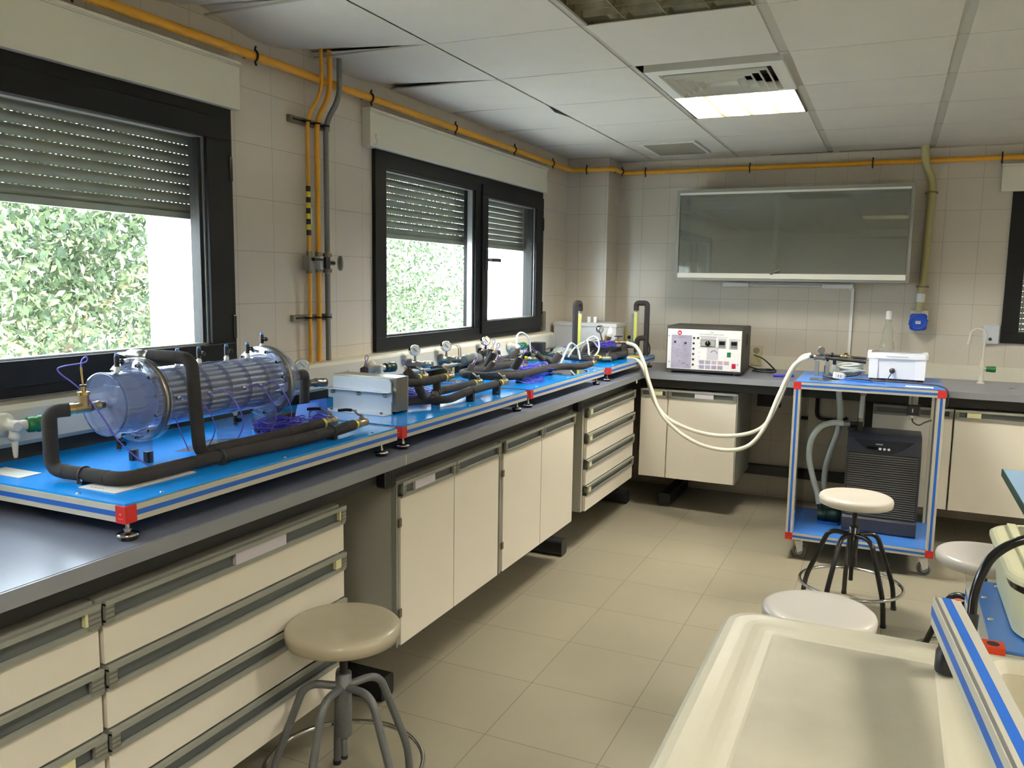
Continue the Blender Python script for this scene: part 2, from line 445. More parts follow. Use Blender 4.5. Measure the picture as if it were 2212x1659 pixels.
# suspended ceiling: tiles between tees; the tiles along the left wall sag a little
def ceiling():
    m = MB()
    GX = [0.0, 0.573] + [1.18 + 0.607 * k for k in range(8)] + [XR]
    GW = {1: 0.010, 2: 0.022, 3: 0.038, 4: 0.040}
    GY = [0.0] + [-0.264 - 0.59 * k for k in range(15)] + [YB]
    holes = {(2, 2 + 1 - 0): None}
    for i in range(len(GX) - 1):
        for j in range(len(GY) - 1):
            x0, x1, y1, y0 = GX[i], GX[i + 1], GY[j], GY[j + 1]
            if (round(x0, 2), round((y0 + y1) / 2, 1)) in HOLES: continue
            g = 0.003
            w0 = GW.get(i, 0.038 if i > 2 else 0.0) / 2; w1 = GW.get(i + 1, 0.038) / 2
            if i == 0:                                             # sagging tile: its wall edge bows
                n = 28; vs = []
                amp = {6: 0.05, 5: 0.034, 7: 0.05, 8: 0.04}.get(j, 0.004)
                for k in range(n + 1):
                    yy = y0 + g + (y1 - y0 - 2 * g) * k / n; s = math.sin(PI * k / n)
                    vs += [(0.0, yy, H + 0.002 - amp * s + amp * .72), (x1 - w1, yy, H)]
                m.add(vs, [(2 * k, 2 * k + 1, 2 * k + 3, 2 * k + 2) for k in range(n)], 'ceiling_tile', True)
                m.box(0.0, x1 - w1, y0 + g, y1 - g, H + .035, H + .045, 'ceiling_tile')
            else:
                m.box(x0 + w0, x1 - w1, y0 + g, y1 - g, H, H + .012, 'ceiling_tile')
    for i in range(1, len(GX) - 1):
        w = GW.get(i, 0.038); m.box(GX[i] - w / 2, GX[i] + w / 2, YB, 0, H + 0.003, H + 0.006, 'ceiling_tee')
    for j in range(1, len(GY) - 1): m.box(0.02, XR, GY[j] - .005, GY[j] + .005, H + .0015, H + 0.007, 'ceiling_cross')
    m.box(-.0, XR, YB, 0, H + .22, H + .25, 'dark_gap')
    # wall angle and the open gaps near the back wall
    m.box(0.33, XR, -0.018, 0, H - 0.004, H, 'ceiling_cross')
    m.box(1.40, 1.80, -0.035, -0.02, H - .001, H + .001, 'dark_gap'); m.box(1.84, 2.32, -0.035, -0.02, H - .001, H + .001, 'dark_gap')
    # dropped tile corners
    for (a, b, c) in (((0.573, -2.045), (0.573, -1.72), 0.02),):
        m.add([(a[0] - .002, a[1], H - .001), (b[0] - .002, b[1], H - .001), (a[0] - .03, (a[1] + b[1]) / 2, H - .0015)], [(0, 1, 2)], 'dark_gap')
    struct('ceiling', m)
LAMPS_ON = [(1.18, -1.739), (4.215, -1.739), (3.608, -4.099), (4.822, -5.279), (1.787, -6.459), (4.215, -7.639)]
LAMPS_OFF = [(1.18, -3.509)]
HOLES = set()
for (x, y) in LAMPS_ON + LAMPS_OFF: HOLES.add((round(x, 2), round(y, 1)))
HOLES.add((1.18, round(-2.329, 1))); 
ceiling()

def troffer(x, y, on, label, name='ceiling_light'):
    x0, x1, y0, y1 = x + .02, x + .587, y - .285, y + .285
    t = thing(name, label, 'ceiling light', ((x0 + x1) / 2, y, H), 'recessed louvred ceiling lights' )
    m = MB(); fw = 0.008
    m.box(x0, x1, y0, y0 + fw, H - .003, H + .09, 'lamp_reflector'); m.box(x0, x1, y1 - fw, y1, H - .003, H + .09, 'lamp_reflector')
    m.box(x0, x0 + fw, y0, y1, H - .003, H + .09, 'lamp_reflector'); m.box(x1 - fw, x1, y0, y1, H - .003, H + .09, 'lamp_reflector')
    m.box(x0, x1, y0, y1, H + .09, H + .1, 'vent_white'); obj('housing', m, t)
    q = 'lamp_on' if on else 'lamp_tube_off'
    for k in range(4):
        xx = x0 + (x1 - x0) * (k + .5) / 4
        m = MB(); m.cyl((xx, y0 + .02, H + .044), (xx, y1 - .02, H + .044), 0.014, q, n=10); obj('tube', m, t)
    m = MB(); mm = 'lamp_reflector' if on else 'lamp_off'
    for k in range(1, 4):                                           # lengthwise V blades
        xx = x0 + (x1 - x0) * k / 4; m.prism([(xx - .010, H + .028), (xx + .010, H + .028), (xx + .001, H), (xx - .001, H)], y0 + .01, y1 - .01, mm, 'xz')
    for k in range(1, 8):
        yy = y0 + (y1 - y0) * k / 8; m.box(x0 + .01, x1 - .01, yy - .0012, yy + .0012, H + .002, H + .027, mm)
    obj('louvre', m, t)
    return t
troffer(*LAMPS_ON[0], True, 'lit square ceiling light with louvre, behind the square air diffuser')
troffer(*LAMPS_OFF[0], False, 'unlit square ceiling light with brownish louvre at top edge')
for i, (x, y) in enumerate(LAMPS_ON[1:]):
    troffer(x, y, True, ['lit square ceiling light over the side table by the back wall', 'lit square ceiling light right of the hydraulic bench', 'lit square ceiling light near the right wall', 'lit square ceiling light behind the camera, left', 'lit square ceiling light behind the camera, right'][i])

# square four-way air diffuser dropped just below its tile
def diffuser():
    H = 2.405 + .022
    x0, x1, y0, y1 = 1.215, 1.775, -2.56, -2.03
    t = thing('air_diffuser', 'white square four-way ceiling air diffuser in front of the lit lamp', 'air vent', ((x0 + x1) / 2, (y0 + y1) / 2, H - .04))
    def ring(m, a, b, za, zb, mt):
        o = [(x0 + a, y0 + a), (x1 - a, y0 + a), (x1 - a, y1 - a), (x0 + a, y1 - a)]; i = [(x0 + b, y0 + b), (x1 - b, y0 + b), (x1 - b, y1 - b), (x0 + b, y1 - b)]
        m.add([(p[0], p[1], za) for p in o] + [(p[0], p[1], zb) for p in i], [(k, (k + 1) % 4, 4 + (k + 1) % 4, 4 + k) for k in range(4)], mt)
    m = MB(); ring(m, 0, .05, H - .035, H - .04, 'vent_white'); ring(m, 0, 0.0, H - .035, H + .01, 'vent_white'); ring(m, .05, .065, H - .04, H - .01, 'vent_white')
    m.box(x0 + .004, x1 - .004, y0 + .004, y1 - .004, H + .03, H + .035, 'vent_dark'); obj('frame', m, t)
    for k in range(5):
        m = MB(); a = .068 + k * .036; ring(m, a, a + .020, H - .040, H - .012, 'vent_white'); ring(m, a, a, H - .040, H - .050, 'vent_white'); ring(m, a, a + .0025, H - .050, H - .050, 'vent_white'); ring(m, a + .0025, a + .0025, H - .050, H - .0425, 'vent_white'); ring(m, a + .0025, a + .0225, H - .0425, H - .0145, 'vent_white'); obj('vane', m, t)
    m = MB(); m.box((x0 + x1) / 2 - .03, (x0 + x1) / 2 + .03, (y0 + y1) / 2 - .015, (y0 + y1) / 2 + .015, H - .035, H - .02, 'vent_white'); obj('core', m, t)
diffuser()
# small perforated grille near the column
m = MB(); m.box(0.68, 1.04, -0.77, -0.285, H - .01, H - .001, 'vent_white'); m.box(0.70, 1.02, -0.745, -0.31, H - .0115, H - .0095, 'speaker_grille')
for k in range(16): m.box(0.71 + .019 * k, .718 + .019 * k, -0.325, -0.315, H - .013, H - .011, 'vent_dark')
solo('extract_grille', m, 'small square perforated grey grille in the ceiling near the corner column', 'air vent')
# ------------------------------------------------------------------ windows
def frame_rect(m, y0, y1, z0, z1, t, xa, xb, mt, P):
    for (a, b, c, d) in ((y0, y1, z0, z0 + t[0]), (y0, y1, z1 - t[1], z1), (y0, y0 + t[2], z0 + t[0], z1 - t[1]), (y1 - t[3], y1, z0 + t[0], z1 - t[1])):
        P(m, xa, xb, a, b, c, d, mt)
def Pleft(m, a, b, c, d, e, f, mt): m.box(a, b, c, d, e, f, mt)
def Pback(m, a, b, c, d, e, f, mt): m.box(c, d, -a, -b, e, f, mt)      # depth turned to the back wall
def shutter_mesh(y0, y1, z0, z1, x, P=None):
    """roller shutter: bowed slats hinged through strips pierced by small slots"""
    m = MB(); pitch = 0.0345; z = z1; back = P is Pback
    def V(a, b, c): return (b, -a, c) if back else (a, b, c)
    while z - pitch > z0 + .02:
        zb = z - pitch; n = 6; vs = []
        for k in range(n + 1):
            t = k / n; zz = z - 0.005 - (pitch - 0.005) * t; xx = x + 0.0065 * math.sin(PI * t)
            vs += [V(xx, y0, zz), V(xx, y1, zz)]
        m.add(vs, [(2 * k, 2 * k + 1, 2 * k + 3, 2 * k + 2) for k in range(n)], 'shutter', True)
        q = (y1 - y0) / max(1, int((y1 - y0) / 0.019)); yy = y0
        m.add([V(x, y0, z), V(x, y1, z), V(x, y1, z - .0017), V(x, y0, z - .0017)], [(0, 1, 2, 3)], 'shutter')
        m.add([V(x, y0, z - .0031), V(x, y1, z - .0031), V(x, y1, z - .0052), V(x, y0, z - .0052)], [(0, 1, 2, 3)], 'shutter')
        while yy < y1 - 1e-4:
            m.add([V(x, yy, z - .0013), V(x, yy + q * .55, z - .0013), V(x, yy + q * .55, z - .0033), V(x, yy, z - .0033)], [(0, 1, 2, 3)], 'shutter'); yy += q
        z = zb
    if back: m.box(y0, y1, -x - .012, -x + .012, z0, z, 'shutter')
    else: m.box(x - .012, x + .012, y0, y1, z0, z, 'shutter')
    return m
def window(n, y0, y1, mull, zs, P=Pleft, right_hinge=True, z0=WZ[0], z1=WZ[1], label=''):
    """black frame; wide fixed light on the near side, sash on the far side"""
    w = bpy.data.objects.new('window_%d' % n, None); COL.objects.link(w); w.location = (0.0, (y0 + y1) / 2, z0) if P is Pleft else ((y0 + y1) / 2, 0.0, z0); w['kind'] = 'structure'; w['label'] = label
    m = MB(); frame_rect(m, y0, y1, z0, z1, (.066, .085, .092, .045), -.06, .02, 'frame_black', P)
    P(m, -.06, .02, mull - .03, mull + .045, z0 + .066, z1 - .085, 'frame_black')
    obj('window_frame', m, w, .002)
    # fixed light
    a, b = y0 + .092, mull - .03; c, d = z0 + .066, z1 - .085
    m = MB(); frame_rect(m, a, b, c, d, (.007, .004, .004, .010), -.02, .006, 'gasket', P); frame_rect(m, a + .004, b - .0, c + .005, d - .002, (.006, .004, .003, .012), -.03, .001, 'alu_bright', P)
    P(m, -.045, -.004, b - .010, b - .001, c, d, 'frame_black'); obj('glazing_bead', m, w)
    m = MB(); P(m, -.018, -.013, a + .003, b - .003, c + .003, d - .003, 'pane'); obj('pane', m, w)
    # opening sash
    a, b = mull + .03, y1 - .02
    m = MB(); frame_rect(m, a, b, z0 + .03, z1 - .045, (.075, .075, .07, .115), .0, .036, 'frame_black', P); sash = obj('sash', m, w, .003)
    a2, b2, c2, d2 = a + .07, b - .115, z0 + .105, z1 - .12
    m = MB(); frame_rect(m, a2, b2, c2, d2, (.006, .004, .003, .008), -.01, .02, 'alu_bright', P); frame_rect(m, a2, b2, c2, d2, (.003, .003, .003, .022), -.03, .012, 'gasket', P); obj('glazing_bead', m, w)
    m = MB(); P(m, -.004, .001, a2, b2, c2, d2, 'pane'); obj('pane', m, w)
    for zz in (z0 + .12, z1 - .26):
        m = MB(); P(m, .02, .040, y1 - .034, y1 - .018, zz, zz + .085, 'black_gloss'); obj('hinge', m, w, .002)
    m = MB(); P(m, .036, .048, a + .022, a + .05, 1.575, 1.70, 'handle_dark')
    P(m, .048, .075, a + .028, a + .044, 1.628, 1.646, 'handle_dark'); P(m, .066, .084, a + .028, a + .15, 1.627, 1.647, 'handle_dark'); obj('handle', m, w, .003)
    # shutter with its guides
    obj('shutter', shutter_mesh(y0 + .04, y1 - .02, zs, z1 + .04, -.115, P), w)
    for g0, g1 in ((y0 + .0, y0 + .045), (y1 - .045, y1 + .0)):
        m = MB(); P(m, -.14, -.06, g0, g1, z0, z1, 'cabinet_grey'); P(m, -.10, -.062, g0 - .001, g1 + .001, z0, z1, 'gasket'); obj('shutter_guide', m, w)
    m = MB(); P(m, -TH - .03, -.06, y0 - .0, y1 + .0, z0 - .04, z0 - .002, 'jamb'); obj('outer_sill', m, w)
    return w
window(1, W1[0], W1[1], -4.80, 1.722, label='black framed window with grey shutter half down, nearest the camera')
window(2, W2[0], W2[1], -1.73, 1.722, label='black framed two-pane window with grey shutter half down, left wall near the corner')
window(3, BW[0], BW[1], 3.88, 1.20, P=Pback, label='black framed window with grey shutter down at right edge of the back wall')

def roller_box(y0, y1, label, n, back=False, mark=False):
    m = MB(); P = Pback if back else Pleft
    P(m, 0.0, .045, y0, y1, 2.113, 2.282, 'roller_box'); o = struct('trim_%d' % n, m, .002); o['label'] = label
    m = MB(); P(m, 0.0, .050, y0 - .004, y1 + .004, 2.270, 2.280, 'roller_box'); P(m, .0, .0465, y0 + .003, y1 - .002, 2.2635, 2.2645, 'roller_edge'); obj('cover_edge', m, o)
    if mark:
        m = MB()                                                    # the 3 pencilled on the board
        pts = smoothp([(0.0462, y0 + .030, 2.165), (0.0462, y0 + .046, 2.169), (0.0462, y0 + .040, 2.152), (0.0462, y0 + .054, 2.148), (0.0462, y0 + .046, 2.126), (0.0462, y0 + .028, 2.122)], 6)
        m.tube(pts, .0008, 'ink_soft', n=5); obj('pencilled_number', m, o)
    return o
roller_box(-5.76, -3.672, 'cream shutter housing board above the near window', 1)
roller_box(-2.855, -0.758, 'cream shutter housing board with a pencilled 3 above the far window', 2, mark=True)
roller_box(2.795, 4.95, 'cream shutter housing board above the window at the right edge', 3, back=True)

# ------------------------------------------------------------------ outside
solo('yard_ground', MB().box(-30, -TH, -30, 40, -3.1, -3.0, 'outside_ground'), 'pale sunlit paved ground outside below the windows', 'ground')['kind'] = 'structure'
m = MB(); m.box(-16, -15.5, -25, 40, -3, 1.15, 'outside_wall'); m.box(-16.1, -15.4, -25, 40, 1.15, 1.22, 'terracotta')
solo('garden_wall', m, 'pale boundary wall behind the trees outside', 'wall')
def leaves(c, R, N, size, seed, holes=0.0):
    rg = np.random.default_rng(seed); C = []
    blobs = [(np.array([rg.uniform(-.6, .6) * R[0], rg.uniform(-.75, .75) * R[1], rg.uniform(-.7, .7) * R[2]]), rg.uniform(.28, .55)) for _ in range(26)]
    P = []
    while len(P) < N:
        b, s = blobs[rg.integers(len(blobs))]
        d = rg.normal(size=3); d /= np.linalg.norm(d); q = b + d * np.array(R) * s * rg.uniform(.6, 1.0)
        P.append(q + np.array(c))
    P = np.array(P); n = len(P)
    a = rg.normal(size=(n, 3)); a[:, 2] -= .5; a /= np.linalg.norm(a, axis=1)[:, None]
    b = np.cross(a, rg.normal(size=(n, 3))); b /= np.linalg.norm(b, axis=1)[:, None]
    L = (size * rg.uniform(.6, 1.3, n))[:, None]; Wd = L * .21
    fold = np.cross(a, b) * L * .08
    V = np.stack([P - a * L / 2, P + b * Wd - a * L * .08 + fold, P + a * L / 2, P - b * Wd - a * L * .08 + fold], 1).reshape(-1, 3)
    me = bpy.data.meshes.new('crown'); me.vertices.add(4 * n); me.vertices.foreach_set('co', V.ravel())
    me.loops.add(4 * n); me.loops.foreach_set('vertex_index', np.arange(4 * n)); me.polygons.add(n)
    me.polygons.foreach_set('loop_start', np.arange(0, 4 * n, 4)); me.polygons.foreach_set('loop_total', np.full(n, 4)); me.materials.append(MATS['leaf']); me.update(calc_edges=True)
    return me, blobs
def tree(x, y, z, R, N, size, seed, label):
    t = thing('leafy_tree', label, 'tree', (x, y, -3.0), 'leafy trees outside the windows')
    me, blobs = leaves((0, 0, z + 3), R, N, size, seed); o = bpy.data.objects.new('crown', me); COL.objects.link(o); o.parent = t
    rg = random.Random(seed)
    m = MB(); tr = smoothp([(x, y, -3), (x + .1, y - .05, -1.5), (x - .1, y + .1, 0.0), (x + .05, y, z)], 6); m.tube(tr, [.16 - .09 * i / (len(tr) - 1) for i in range(len(tr))], 'bark', n=9); obj('trunk', m, t)
    for k in range(12):
        b, s = blobs[k]; p0 = Vector((x, y, z - .6 * R[2] + .2 * rg.random())); p1 = Vector((x + b[0] * 1.15, y + b[1] * 1.15, z + b[2]))
        mid = (p0 + p1) / 2 + Vector((rg.uniform(-.2, .2), rg.uniform(-.2, .2), .15)); pp = smoothp([p0, mid, p1, p1 + (p1 - mid) * .4 + Vector((0, 0, rg.uniform(-.3, .2)))], 6)
        m = MB(); m.tube(pp, [.035 - .028 * i / (len(pp) - 1) for i in range(len(pp))], 'twig', n=6)
        for j in range(10):
            q = pp[rg.randrange(4, len(pp))]; d = Vector((rg.uniform(-1, 1), rg.uniform(-1, 1), rg.uniform(-1, .6))) * .45
            m.tube(smoothp([q, q + d * .5 + Vector((rg.uniform(-.08, .08), 0, .06)), q + d], 4), .006, 'twig', n=4)
        obj('branch', m, t)
tree(-4.1, -1.3, 1.35, (1.9, 1.7, 1.8), 30000, .075, 3, 'leafy tree filling the near window, left of the white reveal')
tree(-5.6, 4.6, 1.6, (2.4, 2.6, 2.1), 30000, .085, 5, 'leafy tree seen through the far window')
tree(-10.5, .8, 1.2, (2.3, 2.5, 2.2), 16000, .10, 8, 'leafy tree standing farther back behind the near one')
tree(-11, 9.8, 1.4, (2.4, 3.2, 2.2), 16000, .10, 9, 'leafy tree standing farther back behind the far one')

# ------------------------------------------------------------------ light from outside
w = bpy.data.worlds.new('sky'); SC.world = w; w.use_nodes = True
nt = w.node_tree; bg = nt.nodes['Background']; bg.inputs[0].default_value = (0.80, 0.90, 1.0, 1); bg.inputs[1].default_value = 17.0
sun = bpy.data.lights.new('sun', 'SUN'); sun.energy = 16; sun.angle = 0.02; sun.color = (1, .96, .88)
so = bpy.data.objects.new('sun', sun); COL.objects.link(so)
so.rotation_euler = Vector((0.16, 1.0, -0.95)).to_track_quat('-Z', 'Y').to_euler()
SC.view_settings.exposure = 0.33
# ------------------------------------------------------------------ worktops and base cabinets
ZC = 0.927
m = MB()
# L-shaped top: left run and back run, mitre seam and edge strip
m.box(0.0, 0.755, -7.2, -0.755, ZC - .035, ZC, 'worktop'); m.box(0.0, 3.9, -0.755, 0, ZC - .035, ZC, 'worktop')
m.box(0.755, 0.762, -7.2, -0.762, ZC - .037, ZC - .001, 'worktop_edge'); m.box(0.755, 3.9, -0.762, -0.755, ZC - .037, ZC - .001, 'worktop_edge')
m.box(0.7622, 0.7628, -3.704, -3.701, ZC - .037, ZC, 'label_cream')
m.box(0.7622, 0.7632, -0.93, -0.905, ZC - .055, ZC - .03, 'paint_cream')
solo('worktop', m, 'blue grey L-shaped laboratory worktop along the left and back walls', 'worktop', bevel=.003)

def rail_piece(m, fx, along, u0, u1, ztop, h=.058):
    """extruded grip rail across the head of a front; fx(u, depth, z) gives the point"""
    def B(ua, ub, d0, d1, za, zb, mt):
        a = fx(ua, d0, za); b = fx(ub, d1, zb); m.box(a[0], b[0], a[1], b[1], a[2], b[2], mt)
    B(u0, u1, 0, .006, ztop - h, ztop - .046, 'rail_profile'); B(u0, u1, 0, .012, ztop - .012, ztop, 'rail_profile')
    B(u0, u1, 0, .008, ztop - .049, ztop - .044, 'rail_profile'); B(u0, u1, -.010, -.004, ztop - .046, ztop - .012, 'rail_groove')
    return B
def front(parent, kind, fx, u0, u1, z0, z1, labels=(), card=None, ends=True, hinge=None):
    """a drawer or a door: laminate front with its grip rail, rail ends and label holders"""
    m = MB(); a = fx(u0 + .0015, 0, z0 + .002); b = fx(u1 - .0015, -.018, z1 - .058); m.box(a[0], b[0], a[1], b[1], a[2], b[2], 'laminate')
    f = obj(kind, m, parent, .001)
    m = MB(); B = rail_piece(m, fx, None, u0 + .0015, u1 - .0015, z1 - .002)
    obj('grip_rail', m, f)
    if ends:
        for s in (0, 1):
            m = MB(); a = u0 + .0015 if s == 0 else u1 - .0265
            def B(ua, ub, d0, d1, za, zb, mt):
                p = fx(ua, d0, za); q = fx(ub, d1, zb); m.box(p[0], q[0], p[1], q[1], p[2], q[2], mt)
            w = ends if not isinstance(ends, bool) else .025
            a = u0 + .0015 if s == 0 else u1 - .0015 - w
            B(a, a + w, 0, .0105, z1 - .052, z1 - .009, 'rail_end')
            for k in range(3): B(a, a + w, .0105, .0115, z1 - .044 + k * .011, z1 - .041 + k * .011, 'rail_groove')
            obj('rail_end', m, f)
    for (ua, ub) in labels:
        m = MB(); p = fx(ua, -.003, z1 - .044); q = fx(ub, .009, z1 - .014); m.box(p[0], q[0], p[1], q[1], p[2], q[2], 'label_cream'); o = obj('label_holder', m, f); o['label'] = 'pale yellow label holder'
    if card:
        m = MB(); p = fx(card[0], -.003, z1 - .046); q = fx(card[1], .0085, z1 - .013); m.box(p[0], q[0], p[1], q[1], p[2], q[2], 'panel_tint'); obj('label_strip', m, f)
    if hinge is not None:
        for zz in (z0 + .11, z1 - .16):
            m = MB(); p = fx(hinge - .008, -.001, zz); q = fx(hinge + .008, .006, zz + .03); m.box(p[0], q[0], p[1], q[1], p[2], q[2], 'hinge_brown'); obj('hinge', m, f)
    return f
FXL = lambda u, d, z: (0.722 + d, u, z)                              # left run faces +x
FXB = lambda u, d, z: (u, -0.722 - d, z)                             # back run faces -y
def carcass(t, x0, x1, y0, y1, z0=.222, z1=.818):
    m = MB(); m.box(x0, x1, y0, y1, z0, z1, 'laminate_side'); return obj('carcass', m, t, .001)
Z0, Z1 = .224, .822
def cab_left(name, cat, y0, y1, label, group=None):
    t = thing(name, label, cat, (0.42, (y0 + y1) / 2, Z0), group); carcass(t, 0.10, 0.702, y0, y1); return t
dz = (Z1 - Z0) / 4
t = cab_left('drawer_cabinet', 'cabinet', -5.74, -4.875, 'cream four-drawer base cabinet at the lower left corner, with one pale yellow label', 'base cabinets')
for k in range(4): front(t, 'drawer', FXL, -5.74, -4.877, Z1 - dz * (k + 1), Z1 - dz * k, labels=((-5.02, -4.955),) if k == 2 else ((-4.915, -4.905),) if k == 0 else (), ends=.03)
t = cab_left('drawer_cabinet', 'cabinet', -4.868, -4.0, 'cream wide four-drawer base cabinet behind the grey-legged stool', 'base cabinets')
for k in range(4): front(t, 'drawer', FXL, -4.868, -4.002, Z1 - dz * (k + 1), Z1 - dz * k, labels=((-4.055, -4.028),) if k in (1, 3) else ((-4.033, -4.027),) if k == 0 else (), card=(-4.475, -4.28) if k == 0 else None, ends=.022)
t = cab_left('door_cabinet', 'cabinet', -3.70, -2.868, 'cream two-door base cabinet just past the grey-legged stool, with a label strip', 'base cabinets')
m = MB(); m.box(.700, .716, -3.70, -3.685, .222, .82, 'rail_profile'); m.box(.7165, .7175, -3.699, -3.697, .222, .82, 'seam'); obj('edge_strip', m, t)
front(t, 'door', FXL, -3.676, -3.288, Z0, Z1, card=(-3.59, -3.45), ends=.022, hinge=-3.684); front(t, 'door', FXL, -3.285, -2.885, Z0, Z1, ends=.022)
t = cab_left('door_cabinet', 'cabinet', -2.860, -1.955, 'cream two-door base cabinet between the other two-door unit and the far drawers', 'base cabinets')
m = MB(); m.box(.700, .716, -2.860, -2.846, .222, .82, 'rail_profile'); obj('edge_strip', m, t)
front(t, 'door', FXL, -2.838, -2.404, Z0, Z1, ends=.022, hinge=-2.846); front(t, 'door', FXL, -2.401, -1.957, Z0, Z1, ends=.022)
t = cab_left('drawer_cabinet', 'cabinet', -1.765, -0.818, 'cream four-drawer base cabinet at the inner corner, left of the white hoses', 'base cabinets')
for k in range(4): front(t, 'drawer', FXL, -1.745, -0.820, Z1 - dz * (k + 1), Z1 - dz * k, labels=((-1.71, -1.67),), ends=.022)
t = thing('door_cabinet', 'cream two-door base cabinet under the white control box', 'cabinet', (1.06, -.4, Z0), 'base cabinets')
carcass(t, 0.74, 1.372, -0.702, -0.12)
front(t, 'door', FXB, 0.738, 0.921, Z0, Z1, labels=((0.83, 0.885),), ends=.012); front(t, 'door', FXB, 0.924, 1.368, Z0, Z1, ends=.022, card=(1.10, 1.22)); 
t = thing('door_cabinet', 'grey cream door cabinet in shadow behind the blue cart', 'cabinet', (2.38, -.4, Z0), 'base cabinets')
carcass(t, 2.165, 2.594, -0.702, -0.12); front(t, 'door', FXB, 2.165, 2.590, Z0, Z1, ends=.02)
t = thing('door_cabinet', 'grey cream door cabinet right of the blue cart, with a pale yellow label', 'cabinet', (2.9, -.4, Z0), 'base cabinets')
carcass(t, 2.598, 3.20, -0.702, -0.12); front(t, 'door', FXB, 2.598, 3.198, Z0, Z1, labels=((2.66, 2.73),), ends=.02)

# black steel under-frame of the bench: rails, C-legs with long feet
t = thing('bench_frame', 'black steel bench under-frame along the left wall', 'bench frame', (0.4, -3, 0))
m = MB(); m.box(.640, .690, -7.2, -.70, .828, .889, 'rail_black'); obj('rail', m, t, .002)
for k, y in enumerate((-5.6, -3.66, -1.885, -0.665)):
    m = MB(); m.prism(rrect(y - .04, y + .04, 0.006, 0.092, .016), 0.08, .655, 'foot_black', 'yz', False); obj('foot', m, t)
    m = MB(); m.box(.06, .098, y - .03, y + .03, .05, .889, 'rail_black'); obj('leg', m, t)
for y in (-3.74, -1.86):
    m = MB(); m.prism(rrect(y - .035, y + .035, 0.815, 0.887, .014), .69, .722, 'foot_black', 'yz'); 
    for k in range(3): m.box(.722, .7235, y - .02 + k * .014, y - .015 + k * .014, .822, .88, 'rail_black')
    obj('end_cap', m, t)
t = thing('bench_frame', 'black steel bench under-frame along the back wall', 'bench frame', (2.2, -.4, 0))
m = MB(); m.box(.72, 3.9, -.69, -.64, .828, .889, 'rail_black'); obj('rail', m, t, .002)
m = MB(); m.box(.74, 3.9, -.055, -.01, .165, .235, 'rail_black'); obj('rail', m, t, .002)
for x in (0.9, 2.14, 3.3):
    m = MB(); m.box(x - .03, x + .03, -.098, -.06, .05, .889, 'rail_black'); obj('leg', m, t)
    m = MB(); m.prism(rrect(x - .04, x + .04, .006, .092, .016), -.62, -.08, 'foot_black', 'xz'); obj('foot', m, t)
m = MB(); m.box(1.40, 1.56, -.05, -.01, .66, .80, 'foot_black'); solo('wall_box', m, 'small black box on the wall under the bench, right of the door cabinet', 'junction box')
m = MB(); m.tube(fillet([(1.80, -.03, .80), (1.80, -.03, .60), (1.97, -.03, .595), (2.0, -.03, .62)], .05), .012, 'foot_black'); solo('drain_pipe', m, 'black bent drain pipe on the wall under the bench, behind the cart', 'pipe')

# ------------------------------------------------------------------ wall service duct on the left wall
t = thing('service_duct', 'long cream service duct on the left wall below the windows', 'service duct', (0.06, -3.9, 1.05))
def duct(y0, y1):
    m = MB(); m.prism([(0.001, 1.165), (.085, 1.165), (.100, 1.152), (.104, 1.065), (.092, 1.052), (0.001, 1.052)], y0, y1, 'duct', 'xz')
    obj('cover', m, t)
duct(-7.2, -2.12); duct(-2.105, -2.095) ; duct(-2.08, -0.70)
m = MB(); m.box(0.001, .03, -7.2, -.70, .93, 1.052, 'rail_groove'); obj('back_panel', m, t)
# low upstand on the back wall
m = MB(); m.box(.33, 3.9, -.022, -.002, ZC, 1.02, 'duct'); solo('back_upstand', m, 'cream upstand strip along the back wall above the worktop', 'upstand')
# ------------------------------------------------------------------ gas line round the room
ZP = 2.318
t = thing('gas_pipe', 'long yellow gas pipe running round the room under the ceiling', 'pipe', (.05, -3, ZP))
XC, YC = 0.318, -0.265
m = MB(); m.tube(fillet([(.05, -7.5, ZP), (.05, YC - .05, ZP), (XC + .05, YC - .05, ZP), (XC + .05, -.05, ZP), (XR - .05, -.05, ZP)], .07, 5), .0165, 'yellow_pipe'); obj('pipe', m, t)
def clip(c, ax, n):                                                # spring clip hugging the pipe
    c = Vector(c); n = Vector(n); a = Vector(ax); u = Vector((0, 0, 1)); pts = []
    for k in range(11):
        g = -0.95 + 1.9 * k / 10; pts.append(c + n * math.cos(g * 1.35) * .021 + u * math.sin(g * 1.35) * .021)
    pts = [c + n * .012 + u * -.034] + pts + [c + n * .012 + u * .034]
    m = MB(); m.tube([p + a * 0 for p in pts], .0042, 'clip_dark', n=6); m.cyl(c - n * .047, c - n * .019, .005, 'clip_dark', n=8)
    obj('clip', m, t)
for y in (-5.2, -4.35, -3.604, -2.866, -2.086, -1.33, -.70): clip((.05, y, ZP), (0, 1, 0), (1, 0, 0))
clip((.17, YC - .05, ZP), (1, 0, 0), (0, -1, 0)); clip((XC + .05, -.14, ZP), (0, 1, 0), (1, 0, 0))
for x in (.53, 1.27, 2.052, 2.785, 3.6): clip((x, -.05, ZP), (1, 0, 0), (0, -1, 0))

